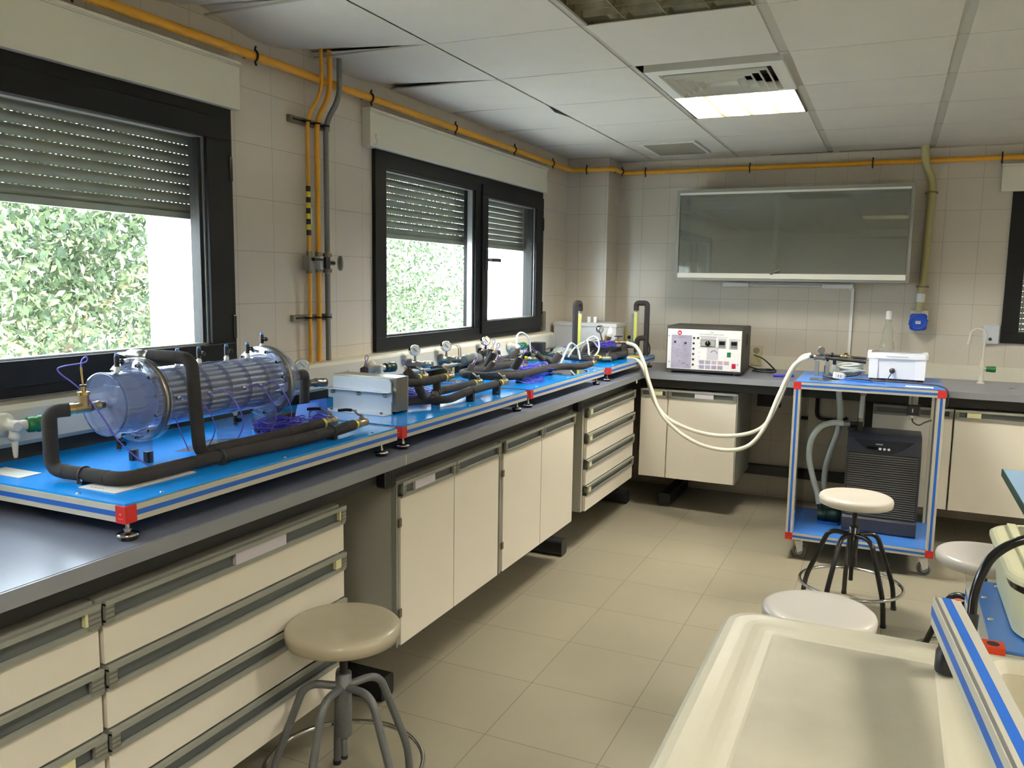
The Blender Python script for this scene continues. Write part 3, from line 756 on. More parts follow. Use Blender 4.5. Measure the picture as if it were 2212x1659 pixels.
# three risers beside the near window, each with its valve
def riser(label, y0, ytop, r, mt, kind):
    t = thing('riser_pipe', label, 'pipe', (.035, y0, 1.16), 'risers between the two windows')
    m = MB(); yt = ytop
    m.tube(fillet([(.035, y0 + (.0 if kind != 'b' else -.005), 1.165), (.035, y0, 1.30), (.035, y0, 2.16), (.085, yt, 2.26), (.085, yt, H + .03)], .05, 5), r, mt, n=10); obj('pipe', m, t)
    if kind == 'a':
        m = MB()
        for k in range(9): m.cyl((.035, y0, 1.69 + k * .022), (.035, y0, 1.712 + k * .022), r + .0022, 'yellow_tape' if k % 2 else 'tape_yellow_black', n=10)
        obj('hazard_tape', m, t)
        m = MB(); m.box(.046, .047, y0 - .001, y0 + .008, 1.73, 1.80, 'paper'); obj('paper_tag', m, t)
        m = MB(); m.box(.018, .056, y0 - .024, y0 + .010, 1.548, 1.608, 'nickel'); m.cyl((.035, y0, 1.535), (.035, y0, 1.625), .013, 'galv', n=8); obj('valve', m, t, .002)
        m = MB(); m.box(.058, .068, y0 - .01, y0 + .05, 1.588, 1.598, 'clip_dark'); m.cyl((.05, y0, 1.593), (.066, y0, 1.593), .007, 'clip_dark', n=8); obj('lever', m, t)
    if kind == 'b':
        m = MB(); m.box(.018, .056, y0 - .014, y0 + .014, 1.553, 1.606, 'steel_plate'); m.cyl((.035, y0, 1.54), (.035, y0, 1.625), .014, 'galv', n=8); obj('valve', m, t, .002)
        m = MB(); m.box(.056, .070, y0 + .005, y0 + .035, 1.556, 1.604, 'clip_dark'); obj('lever', m, t, .002)
    if kind == 'c':
        m = MB(); m.cyl((.035, y0, 1.535), (.035, y0, 1.625), .012, 'nickel', n=10); m.cyl((.035, y0, 1.54), (.035, y0, 1.556), .019, 'galv', n=6); m.cyl((.035, y0, 1.606), (.035, y0, 1.622), .019, 'galv', n=6)
        m.cyl((.035, y0 - .03, 1.581), (.035, y0 + .045, 1.581), .010, 'nickel', n=10); obj('valve', m, t)
        m = MB(); m.lathe((.06, y0 + .04, 1.581), (.6, .8, 0), [(0, .006), (.004, .030), (.014, .033), (.018, .022), (.022, .008)], 'nickel', n=16); obj('hand_wheel', m, t)
riser('thin yellow riser pipe with black and yellow hazard tape between the windows', -3.285, -3.255, .0075, 'yellow_pipe', 'a')
riser('thicker plain yellow riser pipe, middle of the three between the windows', -3.225, -3.20, .0105, 'yellow_pipe', 'b')
riser('grey riser pipe with round hand wheel between the windows', -3.165, -3.135, .0115, 'grey_pipe', 'c')
for z, lab in ((2.145, 'upper slotted metal rail holding the three risers to the wall'), (1.352, 'lower slotted metal rail holding the three risers to the wall')):
    t = thing('pipe_bracket', lab, 'bracket', (.01, -3.24, z), 'riser brackets')
    m = MB(); m.box(.001, .018, -3.37, -3.115, z - .013, z + .013, 'galv'); m.box(.017, .019, -3.355, -3.13, z - .004, z + .004, 'vent_dark'); obj('rail', m, t)
    for y in (-3.285, -3.225, -3.165):
        m = MB(); m.tube([(.02, y - .013, z), (.043, y - .012, z), (.049, y, z), (.043, y + .012, z), (.02, y + .013, z)], .004, 'clip_dark', n=6); obj('clamp', m, t)
m = MB(); m.lathe((.104, -3.115, 1.115), (1, 0, 0), [(0, .010), (.004, .010), (.006, .007)], 'white_plastic', n=14); solo('blanking_plug', m, 'small white round plug on the service duct, right of the risers', 'plug')

# ------------------------------------------------------------------ gas outlets with gauges and water taps on the duct
def gauge_valve(y, label, dark=False):
    X = .106
    t = thing('gas_outlet', label, 'gas valve', (X, y, 1.10), 'gas outlets with round gauges on the duct')
    b = 'nickel' if not dark else 'black_plastic'
    m = MB(); m.lathe((X, y, 1.105), (1, 0, 0), [(0, .030), (.008, .030), (.012, .020), (.030, .019), (.05, .022), (.062, .016)], b, n=18)
    m.lathe((X + .035, y, 1.105), (.35, 1, -.05), [(0, .014), (.05, .014), (.052, .018), (.066, .018), (.068, .016), (.082, .018), (.104, .018), (.106, .013)], b if not dark else 'black_plastic', n=18); obj('body', m, t)
    m = MB(); m.cyl((X + .035, y, 1.115), (X + .035, y, 1.15), .006, b, n=10); m.cyl((X + .035, y, 1.118), (X + .035, y, 1.128), .010, b, n=6); obj('stem', m, t)
    g = Vector((X + .028, y - .004, 1.176)); a = Vector((.75, -.62, 0.05)).normalized()
    m = MB(); m.lathe(g, a, [(0, .024), (.004, .027), (.026, .027), (.030, .026), (.030, .023)], 'chrome', n=24); o = obj('gauge', m, t)
    m = MB(); m.lathe(g + a * .029, a, [(0, .0225), (.0012, .0225)], 'gauge_face', n=24)
    s = a.cross(Vector((0, 0, 1))); m.tube([g + a * .0315 - s * .008 - Vector((0, 0, .006)), g + a * .0315 + s * .010 + Vector((0, 0, .012))], .0011, 'ink', n=5)
    for k in range(9):
        th = -2.2 + k * .55; q = g + a * .0305 + s * math.sin(th) * .0185 + Vector((0, 0, 1)) * math.cos(th) * .0185; m.sphere(q, .0009, 'ink', n=5)
    obj('dial', m, o)
gauge_valve(-3.468, 'gas outlet with round gauge on the duct under the risers, nearest the camera')
gauge_valve(-2.628, 'gas outlet with round gauge on the duct, at the left end of the far window')
gauge_valve(-2.318, 'gas outlet with round gauge on the duct under the left pane of the far window')
gauge_valve(-1.862, 'black gas outlet with round gauge on the duct, beyond the duct joint', True)
def water_tap(y, label, nozzle=True, dark=False):
    X = .106; t = thing('water_tap', label, 'tap', (X, y, 1.12), 'green-knobbed taps on the duct')
    m = MB(); m.lathe((X, y, 1.118), (1, 0, 0), [(0, .032), (.006, .033), (.014, .026), (.022, .016), (.04, .0155), (.052, .017), (.06, .012)], 'tap_cream', n=20)
    m.lathe((X + .042, y - .004, 1.118), (.25, 1, 0), [(0, .014), (.036, .014)], 'tap_cream', n=16); obj('body', m, t)
    m = MB(); c = 'tap_green' if not dark else 'tap_green_dark'
    m.lathe((X + .051, y + .030, 1.118), (.25, 1, 0), [(0, .017), (.003, .021), (.018, .022), (.022, .0195), (.026, .023), (.060, .023), (.062, .020)], c, n=18); k = obj('knob', m, t)
    m = MB(); m.lathe(Vector((X + .051, y + .030, 1.118)) + Vector((.25, 1, 0)).normalized() * .062, (.25, 1, 0), [(0, .011), (.0015, .010)], 'tap_blue', n=14); obj('knob_cap', m, k)
    if nozzle:
        m = MB(); pr = [(0, .012), (.018, .0125), (.020, .014), (.030, .014)]
        for q in range(5): pr += [(.030 + q * .010, .0098 - q * .0008), (.0395 + q * .010, .0078 - q * .0008)]
        m.lathe((X + .044, y, 1.113), (0, 0, -1), pr, 'tap_cream', n=16); obj('hose_nozzle', m, t)
water_tap(-4.655, 'cream water tap with green knob on the duct, at the left edge')
water_tap(-2.95, 'cream water tap with dark green knob on the duct behind the steel plates', dark=True)
water_tap(-1.475, 'cream water tap with green knob on the duct at the far window', dark=False)
# brown socket box and the steel conduit piece on the duct
t = thing('socket_box', 'brown double socket box under the duct below the far window', 'socket', (.07, -2.2, 1.0))
m = MB(); m.box(.032, .125, -2.28, -2.205, 1.018, 1.05, 'socket_brown'); obj('body', m, t, .002)
m = MB(); m.box(.125, .129, -2.278, -2.207, 1.018, 1.055, 'socket_cream')
for z in (1.024, 1.044): m.lathe((.129, -2.243, z), (1, 0, 0), [(0, .009), (.0006, .009)], 'socket_brown', n=16)
obj('face', m, t)
m = MB(); m.box(.0, .03, -.748, -.70, 1.175, 1.31, 'galv'); solo('steel_box', m, 'narrow steel box on the wall beside the far window', 'box')

# ------------------------------------------------------------------ glass-front wall cabinet
t = thing('wall_cabinet', 'grey wall cabinet with smoked sliding glass doors on the back wall', 'cabinet', (1.575, -.17, 1.54))
X0, X1, CZ0, CZ1, YF = .838, 2.312, 1.540, 2.150, -.34
m = MB(); m.box(X0, X0 + .022, YF, -.002, CZ0, CZ1, 'cabinet_grey'); m.box(X1 - .022, X1, YF, -.002, CZ0, CZ1, 'cabinet_grey'); m.box(X0 + .022, X1 - .022, YF, -.002, CZ0, CZ0 + .018, 'cabinet_grey'); m.box(X0 + .022, X1 - .022, YF, -.002, CZ1 - .02, CZ1, 'cabinet_grey')
m.box(X0 + .022, X1 - .022, -.014, -.004, CZ0 + .018, CZ1 - .02, 'cabinet_in'); obj('carcass', m, t)
m = MB(); m.box(X0 + .022, X1 - .022, YF + .04, -.014, 1.83, 1.845, 'cabinet_in'); obj('shelf', m, t)
m = MB(); m.box(X0 + .022, X1 - .022, YF - .004, YF + .006, CZ1 - .034, CZ1 - .020, 'cab_rail'); obj('top_track', m, t)
xm = 1.495
for i, (a, b, y) in enumerate(((X0 + .020, xm + .02, YF + .006), (xm - .01, X1 - .020, YF - .004))):
    m = MB(); m.box(a, b, y, y + .004, CZ0 + .045, CZ1 - .034, 'cab_glass'); d = obj('sliding_door', m, t)
    m = MB(); m.box(a, b, y - .004, y + .008, CZ0 + .016, CZ0 + .05, 'cab_rail'); obj('door_rail', m, d)
m = MB(); m.lathe((xm - .005, YF - .006, CZ0 + .052), (0, -1, 0), [(0, .011), (.014, .010), (.016, .005)], 'nickel', n=12); m.tube([(xm - .015, YF - .02, CZ0 + .050), (xm + .045, YF - .024, CZ0 + .075)], .005, 'nickel', n=8); obj('lock', m, t)
def simple(name, label, cat, x0, x1, y0, y1, z0, z1, mt, group=None, bevel=.003): return solo(name, MB().box(x0, x1, y0, y1, z0, z1, mt), label, cat, group, bevel)
simple('white_carton', 'pale carton inside the glass wall cabinet, lower left corner', 'box', .88, .95, -.2, -.1, CZ0 + .018, CZ0 + .125, 'box_white')
m = MB(); m.lathe((1.0, -.16, CZ0 + .018), (0, 0, 1), [(0, .018), (.06, .018), (.075, .008), (.095, .008)], 'white_plastic', n=14); solo('reagent_bottle', m, 'small white bottle beside the carton inside the glass wall cabinet', 'bottle')

# strip light under the cabinet and its trunking down the wall
t = thing('strip_light', 'slim white unlit strip light on the back wall below the glass cabinet', 'lamp', (1.55, -.05, 1.5))
m = MB(); m.box(1.128, 1.982, -.055, -.002, 1.512, 1.532, 'white_plastic'); m.box(1.128, 1.305, -.085, -.055, 1.500, 1.528, 'white_plastic'); m.box(1.79, 1.982, -.085, -.055, 1.498, 1.526, 'white_plastic'); obj('housing', m, t, .002)
m = MB(); m.cyl((1.305, -.068, 1.514), (1.79, -.068, 1.512), .010, 'lamp_tube_off', n=10); obj('tube', m, t)
m = MB(); m.cyl((1.965, -.07, 1.498), (1.965, -.07, 1.486), .006, 'button_white', n=8); obj('switch', m, t)
m = MB(); m.box(1.972, 1.990, -.014, -.002, 1.021, 1.512, 'white_plastic'); solo('cable_trunking', m, 'thin white cable trunking running down from the strip light', 'trunking')
# conduit with the blue industrial socket
t = thing('blue_socket', 'round blue industrial socket on a pale yellow conduit, back wall', 'socket', (2.393, -.05, 1.25))
m = MB(); m.tube(fillet([(2.355, -.098, H), (2.36, -.098, 2.30), (2.413, -.045, 2.18), (2.398, -.045, 1.50), (2.390, -.045, 1.36)], .06, 5), .024, 'conduit', n=14); obj('conduit', m, t)
m = MB(); m.cyl((2.393, -.045, 1.42), (2.395, -.045, 1.475), .0255, 'white_plastic', n=14); obj('sleeve', m, t)
for z, x in ((2.12, 2.411), (1.52, 2.399)):
    m = MB(); m.box(x - .038, x + .038, -.012, -.002, z - .007, z + .007, 'galv'); m.tube([(x + math.cos(a) * .028, -.045 - math.sin(a) * .028, z) for a in [k * PI / 8 for k in range(9)]], .005, 'galv', n=6); obj('clamp', m, t)
m = MB(); m.box(2.340, 2.445, -.055, -.002, 1.255, 1.365, 'paint_cream'); obj('back_box', m, t, .004)
m = MB(); m.prism([(a, b) for a, b in rrect(2.338, 2.440, 1.238, 1.345, .02)], -.078, -.055, 'socket_blue', 'xz'); m.lathe((2.388, -.078, 1.291), (0, -1, 0), [(0, .055), (.03, .055), (.036, .050), (.036, .040), (.032, .038)], 'socket_blue', n=24)
for k in range(6):
    a = k * PI / 3 + .26; m.cyl((2.388 + .055 * math.cos(a), -.080, 1.291 + .055 * math.sin(a)), (2.388 + .055 * math.cos(a), -.112, 1.291 + .055 * math.sin(a)), .005, 'socket_blue', n=6)
obj('socket_cap', m, t)
m = MB(); m.box(2.372, 2.402, -.1165, -.114, 1.280, 1.299, 'paper'); m.box(2.377, 2.397, -.117, -.1165, 1.291, 1.295, 'ink_soft'); obj('rating_label', m, t)
# wall socket behind the control box
t = thing('wall_socket', 'cream wall socket on the back wall right of the control box', 'socket', (1.372, -.01, .99))
m = MB(); m.box(1.335, 1.412, -.024, -.002, 1.022, 1.085, 'socket_cream'); m.box(1.335, 1.412, -.030, -.0225, .945, 1.085, 'socket_cream'); obj('plate', m, t, .003)
m = MB(); m.lathe((1.374, -.0305, 1.052), (0, -1, 0), [(0, .022), (.002, .022)], 'rail_end', n=20); obj('outlet', m, t)
# steel box by the right window with its switch
t = thing('switch_plate', 'square steel plate with a black switch beside the right-edge window', 'switch', (2.805, -.02, 1.2))
m = MB(); m.box(2.765, 2.855, -.03, -.002, 1.165, 1.285, 'steel_plate'); obj('plate', m, t, .002)
m = MB(); m.lathe((2.808, -.03, 1.195), (0, -1, 0), [(0, .010), (.008, .009)], 'ink', n=12); obj('switch', m, t)
# swan-neck tap and its green knob on the back worktop
t = thing('swan_neck_tap', 'cream swan-neck water tap with a green knob on the back worktop', 'tap', (2.76, -.2, ZC))
Y = -.2
m = MB(); m.lathe((2.76, Y, ZC), (0, 0, 1), [(0, .022), (.006, .022), (.010, .014), (.08, .0125), (.09, .015), (.115, .017), (.12, .012), (.14, .012), (.15, .008)], 'tap_cream', n=18); obj('body', m, t)
m = MB(); pts = [(2.76, Y, 1.07), (2.765, Y, 1.2)] + [(2.725 + .042 * math.cos(a), Y, 1.225 + .042 * math.sin(a)) for a in [PI * k / 10 for k in range(11)]] + [(2.675, Y, 1.175)]
m.tube(pts, .0075, 'tap_cream', n=12); m.cyl((2.675, Y, 1.178), (2.673, Y, 1.166), .011, 'tap_cream'); obj('spout', m, t)
m = MB(); m.cyl((2.77, Y, 1.018), (2.782, Y, 1.018), .010, 'tap_cream'); m.lathe((2.782, Y, 1.018), (1, 0, 0), [(0, .014), (.004, .017), (.02, .0175), (.024, .0155), (.028, .018), (.052, .018), (.054, .012)], 'tap_green', n=16); obj('knob', m, t)
m = MB(); m.lathe((2.90, -.44, ZC), (0, 0, 1), [(0, .022), (.002, .022), (.003, .015)], 'nickel', n=18); m.lathe((2.90, -.44, ZC + .0025), (0, 0, 1), [(0, .013), (.001, .013)], 'ink', n=16); solo('drain_plug', m, 'small round drain opening in the worktop beside the swan-neck tap', 'drain')
# clear bottle behind the white box
m = MB(); m.lathe((2.215, -.20, ZC), (0, 0, 1), [(0, .040), (.01, .044), (.20, .044), (.235, .040), (.25, .034), (.30, .032), (.33, .026), (.35, .018), (.38, .017)], 'bottle_clear', n=20)
t = thing('plastic_bottle', 'tall translucent plastic bottle on the back worktop behind the white crate', 'bottle', (2.215, -.20, ZC)); obj('bottle', m, t)
m = MB(); m.lathe((2.215, -.20, ZC + .38), (0, 0, 1), [(0, .019), (.05, .018), (.055, .010)], 'white_plastic', n=16); obj('cap', m, t)

# ------------------------------------------------------------------ beige instrument box by the column
t = thing('instrument_box', 'light grey metal box with two white clips on top, by the corner column', 'box', (.25, -.44, 1.0175))
m = MB(); m.box(.035, .50, -.56, -.325, 1.0175, 1.215, 'box_beige'); obj('body', m, t, .004)
m = MB(); m.box(.030, .505, -.565, -.320, 1.205, 1.232, 'box_beige'); obj('lid', m, t, .004)
for x in (.26, .305):
    m = MB(); m.box(x, x + .022, -.48, -.470, 1.232, 1.272, 'button_white'); obj('clip', m, t)
m = MB(); m.box(.505, .509, -.36, -.335, 1.09, 1.19, 'yellow_tape'); obj('yellow_label', m, t)
m = MB(); m.prism(rrect(.115, .225, -1.22, -1.08, .02), 1.0175, 1.06, 'tap_green_dark'); m.prism(rrect(.12, .205, -1.20, -1.10, .02), 1.06, 1.125, 'black_plastic'); solo('dark_green_case', m, 'dark green and black equipment case by the duct end', 'case')
m = MB()
for k in range(4):
    z = 1.029 + k * .012; pts = [(.24 + (.10 - .012 * k) * math.cos(a), -.86 + (.085 - .012 * k) * math.sin(a), z + .006 * math.sin(3 * a)) for a in [2 * PI * i / 24 for i in range(24)]]
    m.tube(pts, .009, 'hose_clear', n=8, closed=True)
m.tube(smoothp([(.33, -.86, 1.035), (.30, -.78, 1.06), (.25, -.68, 1.09), (.22, -.60, 1.12)], 8), .009, 'hose_clear', n=8)
solo('coiled_clear_hose', m, 'coil of clear hose on the worktop between the duct end and the grey box', 'hose')
# ------------------------------------------------------------------ test rigs standing on the worktop
ZB, ZT = 0.972, 1.010                                              # underside and top of the rig frames
RX0, RX1 = 0.090, 0.725
def bar(m, x0, x1, y0, y1, z0, z1, faces, w=0.012, mt='extrusion', st='stripe_blue'):
    """aluminium section with an inlaid blue strip on the named faces"""
    m.box(x0, x1, y0, y1, z0, z1, mt); e = 0.0006; zc = (z0 + z1) / 2; xc = (x0 + x1) / 2; yc = (y0 + y1) / 2
    for f in faces:
        if f == '+x': m.box(x1, x1 + e, y0, y1, zc - w / 2, zc + w / 2, st)
        if f == '-x': m.box(x0 - e, x0, y0, y1, zc - w / 2, zc + w / 2, st)
        if f == '-y': m.box(x0, x1, y0 - e, y0, zc - w / 2, zc + w / 2, st)
        if f == '+y': m.box(x0, x1, y1, y1 + e, zc - w / 2, zc + w / 2, st)
        if f == 'x+z': m.box(x0, x1, yc - w / 2, yc + w / 2, z1, z1 + e, st)      # strip runs along x on the top
        if f == 'y+z': m.box(xc - w / 2, xc + w / 2, y0, y1, z1, z1 + e, st)
        if f == 'v-y': m.box(xc - w / 2, xc + w / 2, y0 - e, y0, z0, z1, st)      # upright post
        if f == 'v-x': m.box(x0 - e, x0, yc - w / 2, yc + w / 2, z0, z1, st)
        if f == 'v+x': m.box(x1, x1 + e, yc - w / 2, yc + w / 2, z0, z1, st)
def level_foot(parent, x, y, ztop, zbase, s=1.0):
    m = MB(); m.cyl((x, y, zbase + .012), (x, y, ztop), .0045 * s, 'chrome', n=10); m.cyl((x, y, zbase + .016 * s), (x, y, zbase + .026 * s), .0085 * s, 'chrome', n=6); m.cyl((x, y, ztop - .006), (x, y, ztop), .010 * s, 'chrome', n=8); f = obj('foot', m, parent)
    m = MB(); m.lathe((x, y, zbase + .009), (0, 0, 1), [(0, .021 * s), (.001, .025 * s), (.004, .026 * s), (.007, .022 * s), (.010, .010 * s)], 'chrome', n=24); obj('foot_plate', m, f)
    m = MB(); m.lathe((x, y, zbase), (0, 0, 1), [(0, .019 * s), (.009, .021 * s)], 'black_plastic', n=20); obj('rubber_pad', m, f)
def screws(parent, pts, z=ZT + .004):
    for x, y in pts:
        m = MB(); m.lathe((x, y, z), (0, 0, 1), [(0, .0055), (.0015, .005), (.0025, .002)], 'chrome', n=12); obj('screw', m, parent)
def rig(y0, y1, label, feet, near_cap=True, name='heat_exchanger_rig'):
    t = thing(name, label, 'test rig', ((RX0 + RX1) / 2, (y0 + y1) / 2, ZC), None)
    w = .03
    m = MB(); bar(m, RX1 - w, RX1, y0 + .03, y1, ZB, ZT, ('+x',)); obj('frame_bar', m, t)
    m = MB(); bar(m, RX0, RX0 + w, y0 + .03, y1, ZB, ZT, ()); obj('frame_bar', m, t)
    m = MB(); bar(m, RX0, RX1 - .028, y0, y0 + w, ZB, ZT, ('-y',)); obj('frame_bar', m, t)
    m = MB(); bar(m, RX0, RX1 - w, y1 - w, y1, ZB, ZT, ('+y',)); obj('frame_bar', m, t)
    m = MB(); m.box(RX1 - .030, RX1 + .0008, y0 - .0012, y0 + .030, ZB - .001, ZT + .0008, 'red_cap')
    m.box(RX1 - .022, RX1 - .008, y0 - .0016, y0 - .0011, ZB + .009, ZB + .0105, 'red_mark'); m.box(RX1 - .018, RX1 - .012, y0 - .0016, y0 - .0011, ZB + .018, ZB + .022, 'red_mark')
    c = obj('corner_cap', m, t, .001); c['label'] = 'red plastic corner cap'
    m = MB(); m.box(RX0 + .004, RX1 - .004, y0 + .004, y1 - .004, ZT + .001, ZT + .005, 'panel_blue'); obj('base_panel', m, t)
    screws(t, [(RX1 - .02, y0 + .12), (RX1 - .02, (y0 + y1) / 2), (RX1 - .02, y1 - .12), (.55, y0 + .02), (.25, y0 + .02), (RX0 + .02, y0 + .1)], ZT + .005)
    for x, y in feet: level_foot(t, x, y, ZB, ZC)
    return t
PZ = ZT + .005
def foam(parent, pts, r=.0175, rad=.035, name='insulated_pipe'):
    m = MB(); pp = fillet(pts, rad, 5); m.tube(pp, r, 'foam', n=16)
    pp2 = [Vector(p) for p in pts]
    for i in range(1, len(pp2) - 1):                                # glued seams by the bends
        for q in (pp2[i - 1], pp2[i + 1]):
            d = (q - pp2[i]);
            if d.length > .09: c = pp2[i] + d.normalized() * (rad + .012); m.tube([c - d.normalized() * .0006, c + d.normalized() * .0006], r + .0008, 'gasket', n=16)
    return obj(name, m, parent)
def clamp(parent, x, y, z, ax='y', r=.0175):
    """black saddle that carries an insulated pipe"""
    m = MB()
    if ax == 'y':
        m.box(x - .016, x + .016, y - .009, y + .009, PZ, z, 'black_plastic'); m.tube([(x + math.cos(a) * (r + .002), y, z + math.sin(a) * (r + .002)) for a in [-PI * .1 + PI * 1.2 * k / 10 for k in range(11)]], .003, 'black_plastic', n=6)
    else:
        m.box(x - .009, x + .009, y - .016, y + .016, PZ, z, 'black_plastic'); m.tube([(x, y + math.cos(a) * (r + .002), z + math.sin(a) * (r + .002)) for a in [-PI * .1 + PI * 1.2 * k / 10 for k in range(11)]], .003, 'black_plastic', n=6)
    m.cyl((x + .010, y - .0165 if ax == 'x' else y - .0095, PZ + .012), (x + .010, y - .018 if ax == 'x' else y - .011, PZ + .012), .003, 'chrome', n=8)
    obj('pipe_saddle', m, parent)
def ball_valve(parent, p, d, lever=(0, -1, 0), tape=True, r=.0105, L=.062):
    p = Vector(p); d = Vector(d).normalized(); lv = Vector(lever).normalized()
    m = MB(); m.lathe(p, d, [(0, r * 1.05), (.010, r * 1.05), (.011, r * 1.35), (.020, r * 1.35), (.021, r), (.028, r * 1.3), (.044, r * 1.3), (.048, r * 1.1), (.050, r * 1.3), (.060, r * 1.3), (.061, r * .8)], 'bronze', n=14)
    m.cyl(p + d * .036, p + d * .036 + Vector((0, 0, .026)), .005, 'nickel', n=10); m.cyl(p + d * .036 + Vector((0, 0, .014)), p + d * .036 + Vector((0, 0, .019)), .009, 'nickel', n=6)
    v = obj('ball_valve', m, parent)
    q = p + d * .036 + Vector((0, 0, .026))
    m = MB(); m.tube([q, q + lv * .010, q + lv * .028 + Vector((0, 0, .014)), q + lv * .036 + Vector((0, 0, .015))], .0035, 'nickel', n=6); m.sphere(q, .006, 'nickel', 8)
    m.tube([q + lv * .034 + Vector((0, 0, .015)), q + lv * .055 + Vector((0, 0, .0155)), q + lv * .082 + Vector((0, 0, .012))], .0052, 'black_plastic', n=8); obj('lever', m, v)
    if tape:
        m = MB(); m.cyl(p - d * .016, p - d * .002, r * 1.5, 'yellow_tape', n=16); obj('yellow_band', m, v)
    return v
def sensor(parent, base, d, loop=True, L=.03, seed=1):
    """brass gland with a probe and its looped blue lead"""
    base = Vector(base); d = Vector(d).normalized()
    m = MB(); m.lathe(base, d, [(0, .0085), (.006, .0085), (.007, .006), (.012, .006), (.013, .0032), (.013 + L, .0022)], 'brass', n=8); s = obj('probe', m, parent)
    if loop:
        e = base + d * (.013 + L); sd = d.cross(Vector((0, 1, 0))).normalized()
        m = MB(); m.tube(smoothp([e, e + d * .014 + sd * .006, e + d * .022 - sd * .002, e + d * .012 - sd * .012, e - d * .012 - sd * .008, e - d * .04 - sd * .014], 6), .0016, 'cable_violet', n=6); obj('lead', m, s)
    return s
def coil(parent, c, R, n, turns, mt='cable_blue', name='cable_coil', r=.0021, zspan=.03, seed=2, flat=.35):
    rg = random.Random(seed); m = MB()
    for k in range(turns):
        ph = rg.random() * 6; rx = R[0] * rg.uniform(.55, 1); ry = R[1] * rg.uniform(.55, 1); ox = rg.uniform(-.2, .2) * R[0]; oy = rg.uniform(-.2, .2) * R[1]; z0 = c[2] + zspan * rg.random(); tl = rg.uniform(0, flat)
        pts = [(c[0] + ox + rx * math.cos(a + ph), c[1] + oy + ry * math.sin(a + ph), z0 + .006 * math.sin(3 * a + ph) + tl * zspan * math.sin(a)) for a in [2 * PI * i / n for i in range(n)]]
        m.tube(pts, r, mt if k % 3 else 'cable_violet', n=5, closed=True)
    return obj(name, m, parent)

# ---- rig 1: clear shell-and-tube exchanger
t = rig(-4.800, -3.700, 'shell-and-tube heat exchanger rig: clear cylinder on blue base, nearest the camera', [(.700, -4.775), (.700, -3.76), (.12, -4.775), (.12, -3.76)])
AX, AZ = 0.400, 1.185
R1 = .082
m = MB(); m.lathe((AX, -4.448, AZ), (0, 1, 0), [(0, R1), (.458, R1)], 'acrylic', n=48); m.f = [f for f in m.f if len(f) == 4]; k = len(m.f); m.m = m.m[:k]; m.sm = m.sm[:k]; shell = obj('shell', m, t)
# bundle of steel tubes with their baffles, seen through the shell
tp = [(0, 0)] + [(.026 * math.cos(a), .026 * math.sin(a)) for a in [k * PI / 3 for k in range(6)]] + [(.050 * math.cos(a), .050 * math.sin(a)) for a in [k * PI / 6 for k in range(12)]] + [(.067 * math.cos(a), .067 * math.sin(a)) for a in [k * PI / 12 + .1 for k in range(24)]]
for x, z in tp:
    m = MB(); m.cyl((AX + x, -4.478, AZ + z), (AX + x, -3.972, AZ + z), .0085, 'steel', n=10); obj('tube', m, shell)
for y in (-4.37, -4.29, -4.21, -4.13, -4.05):
    m = MB(); m.lathe((AX, y, AZ), (0, 1, 0), [(0, .079), (.007, .079)], 'acrylic_ring', n=36); obj('baffle', m, shell)
def flange(y, th, r=.113, mt='acrylic'):
    m = MB(); m.lathe((AX, y, AZ), (0, 1, 0), [(0, R1), (0, r - .001), (.001, r), (th - .001, r), (th, r - .001), (th, R1)], mt, n=56, cap=False); o = obj('flange', m, t); return o
f1 = flange(-4.492, .013); flange(-4.467, .013)
m = MB(); m.lathe((AX, -4.479, AZ), (0, 1, 0), [(0, .100), (.0, .1135), (.012, .1135), (.012, .100), (.0, .100)], 'plate_sheen', n=56, cap=False); obj('gasket_ring', m, t)
f2 = flange(-3.998, .013); flange(-3.973, .013)
m = MB(); m.lathe((AX, -3.985, AZ), (0, 1, 0), [(0, .100), (.0, .1135), (.012, .1135), (.012, .100), (.0, .100)], 'plate_sheen', n=56, cap=False); obj('gasket_ring', m, t)
for fl, y in ((f1, -4.492), (f2, -3.998)):
    for k in range(12):
        a = k * PI / 6 + .2; x = AX + .100 * math.cos(a); z = AZ + .100 * math.sin(a)
        m = MB(); m.cyl((x, y - .012, z), (x, y + .040, z), .003, 'chrome', n=8); m.cyl((x, y - .012, z), (x, y - .005, z), .0058, 'chrome', n=6); obj('bolt', m, fl)
# near end chamber
m = MB(); m.lathe((AX, -4.572, AZ), (0, 1, 0), [(0, R1), (.080, R1)], 'acrylic', n=48, cap=False); m.lathe((AX, -4.580, AZ), (0, 1, 0), [(0, R1 + .001), (.008, R1 + .001)], 'acrylic', n=48)
m.lathe((AX, -4.581, AZ), (0, 1, 0), [(0, R1 - .003), (0, R1 + .0015), (.003, R1 + .0015)], 'acrylic_ring', n=48, cap=False); obj('end_chamber', m, t)
m = MB(); m.lathe((AX, -3.960, AZ), (0, 1, 0), [(0, R1), (.050, R1), (.058, R1 - .002)], 'acrylic', n=48); obj('end_chamber', m, t)
m = MB(); m.lathe((AX, -4.4795, AZ), (0, 1, 0), [(0, .080), (.002, .080)], 'steel', n=36); obj('tube_plate', m, shell)
m = MB(); m.lathe((AX, -4.570, AZ), (0, 1, 0), [(0, .079), (.004, .079), (.087, .079)], 'cloudy', n=40); obj('chamber_water', m, shell)
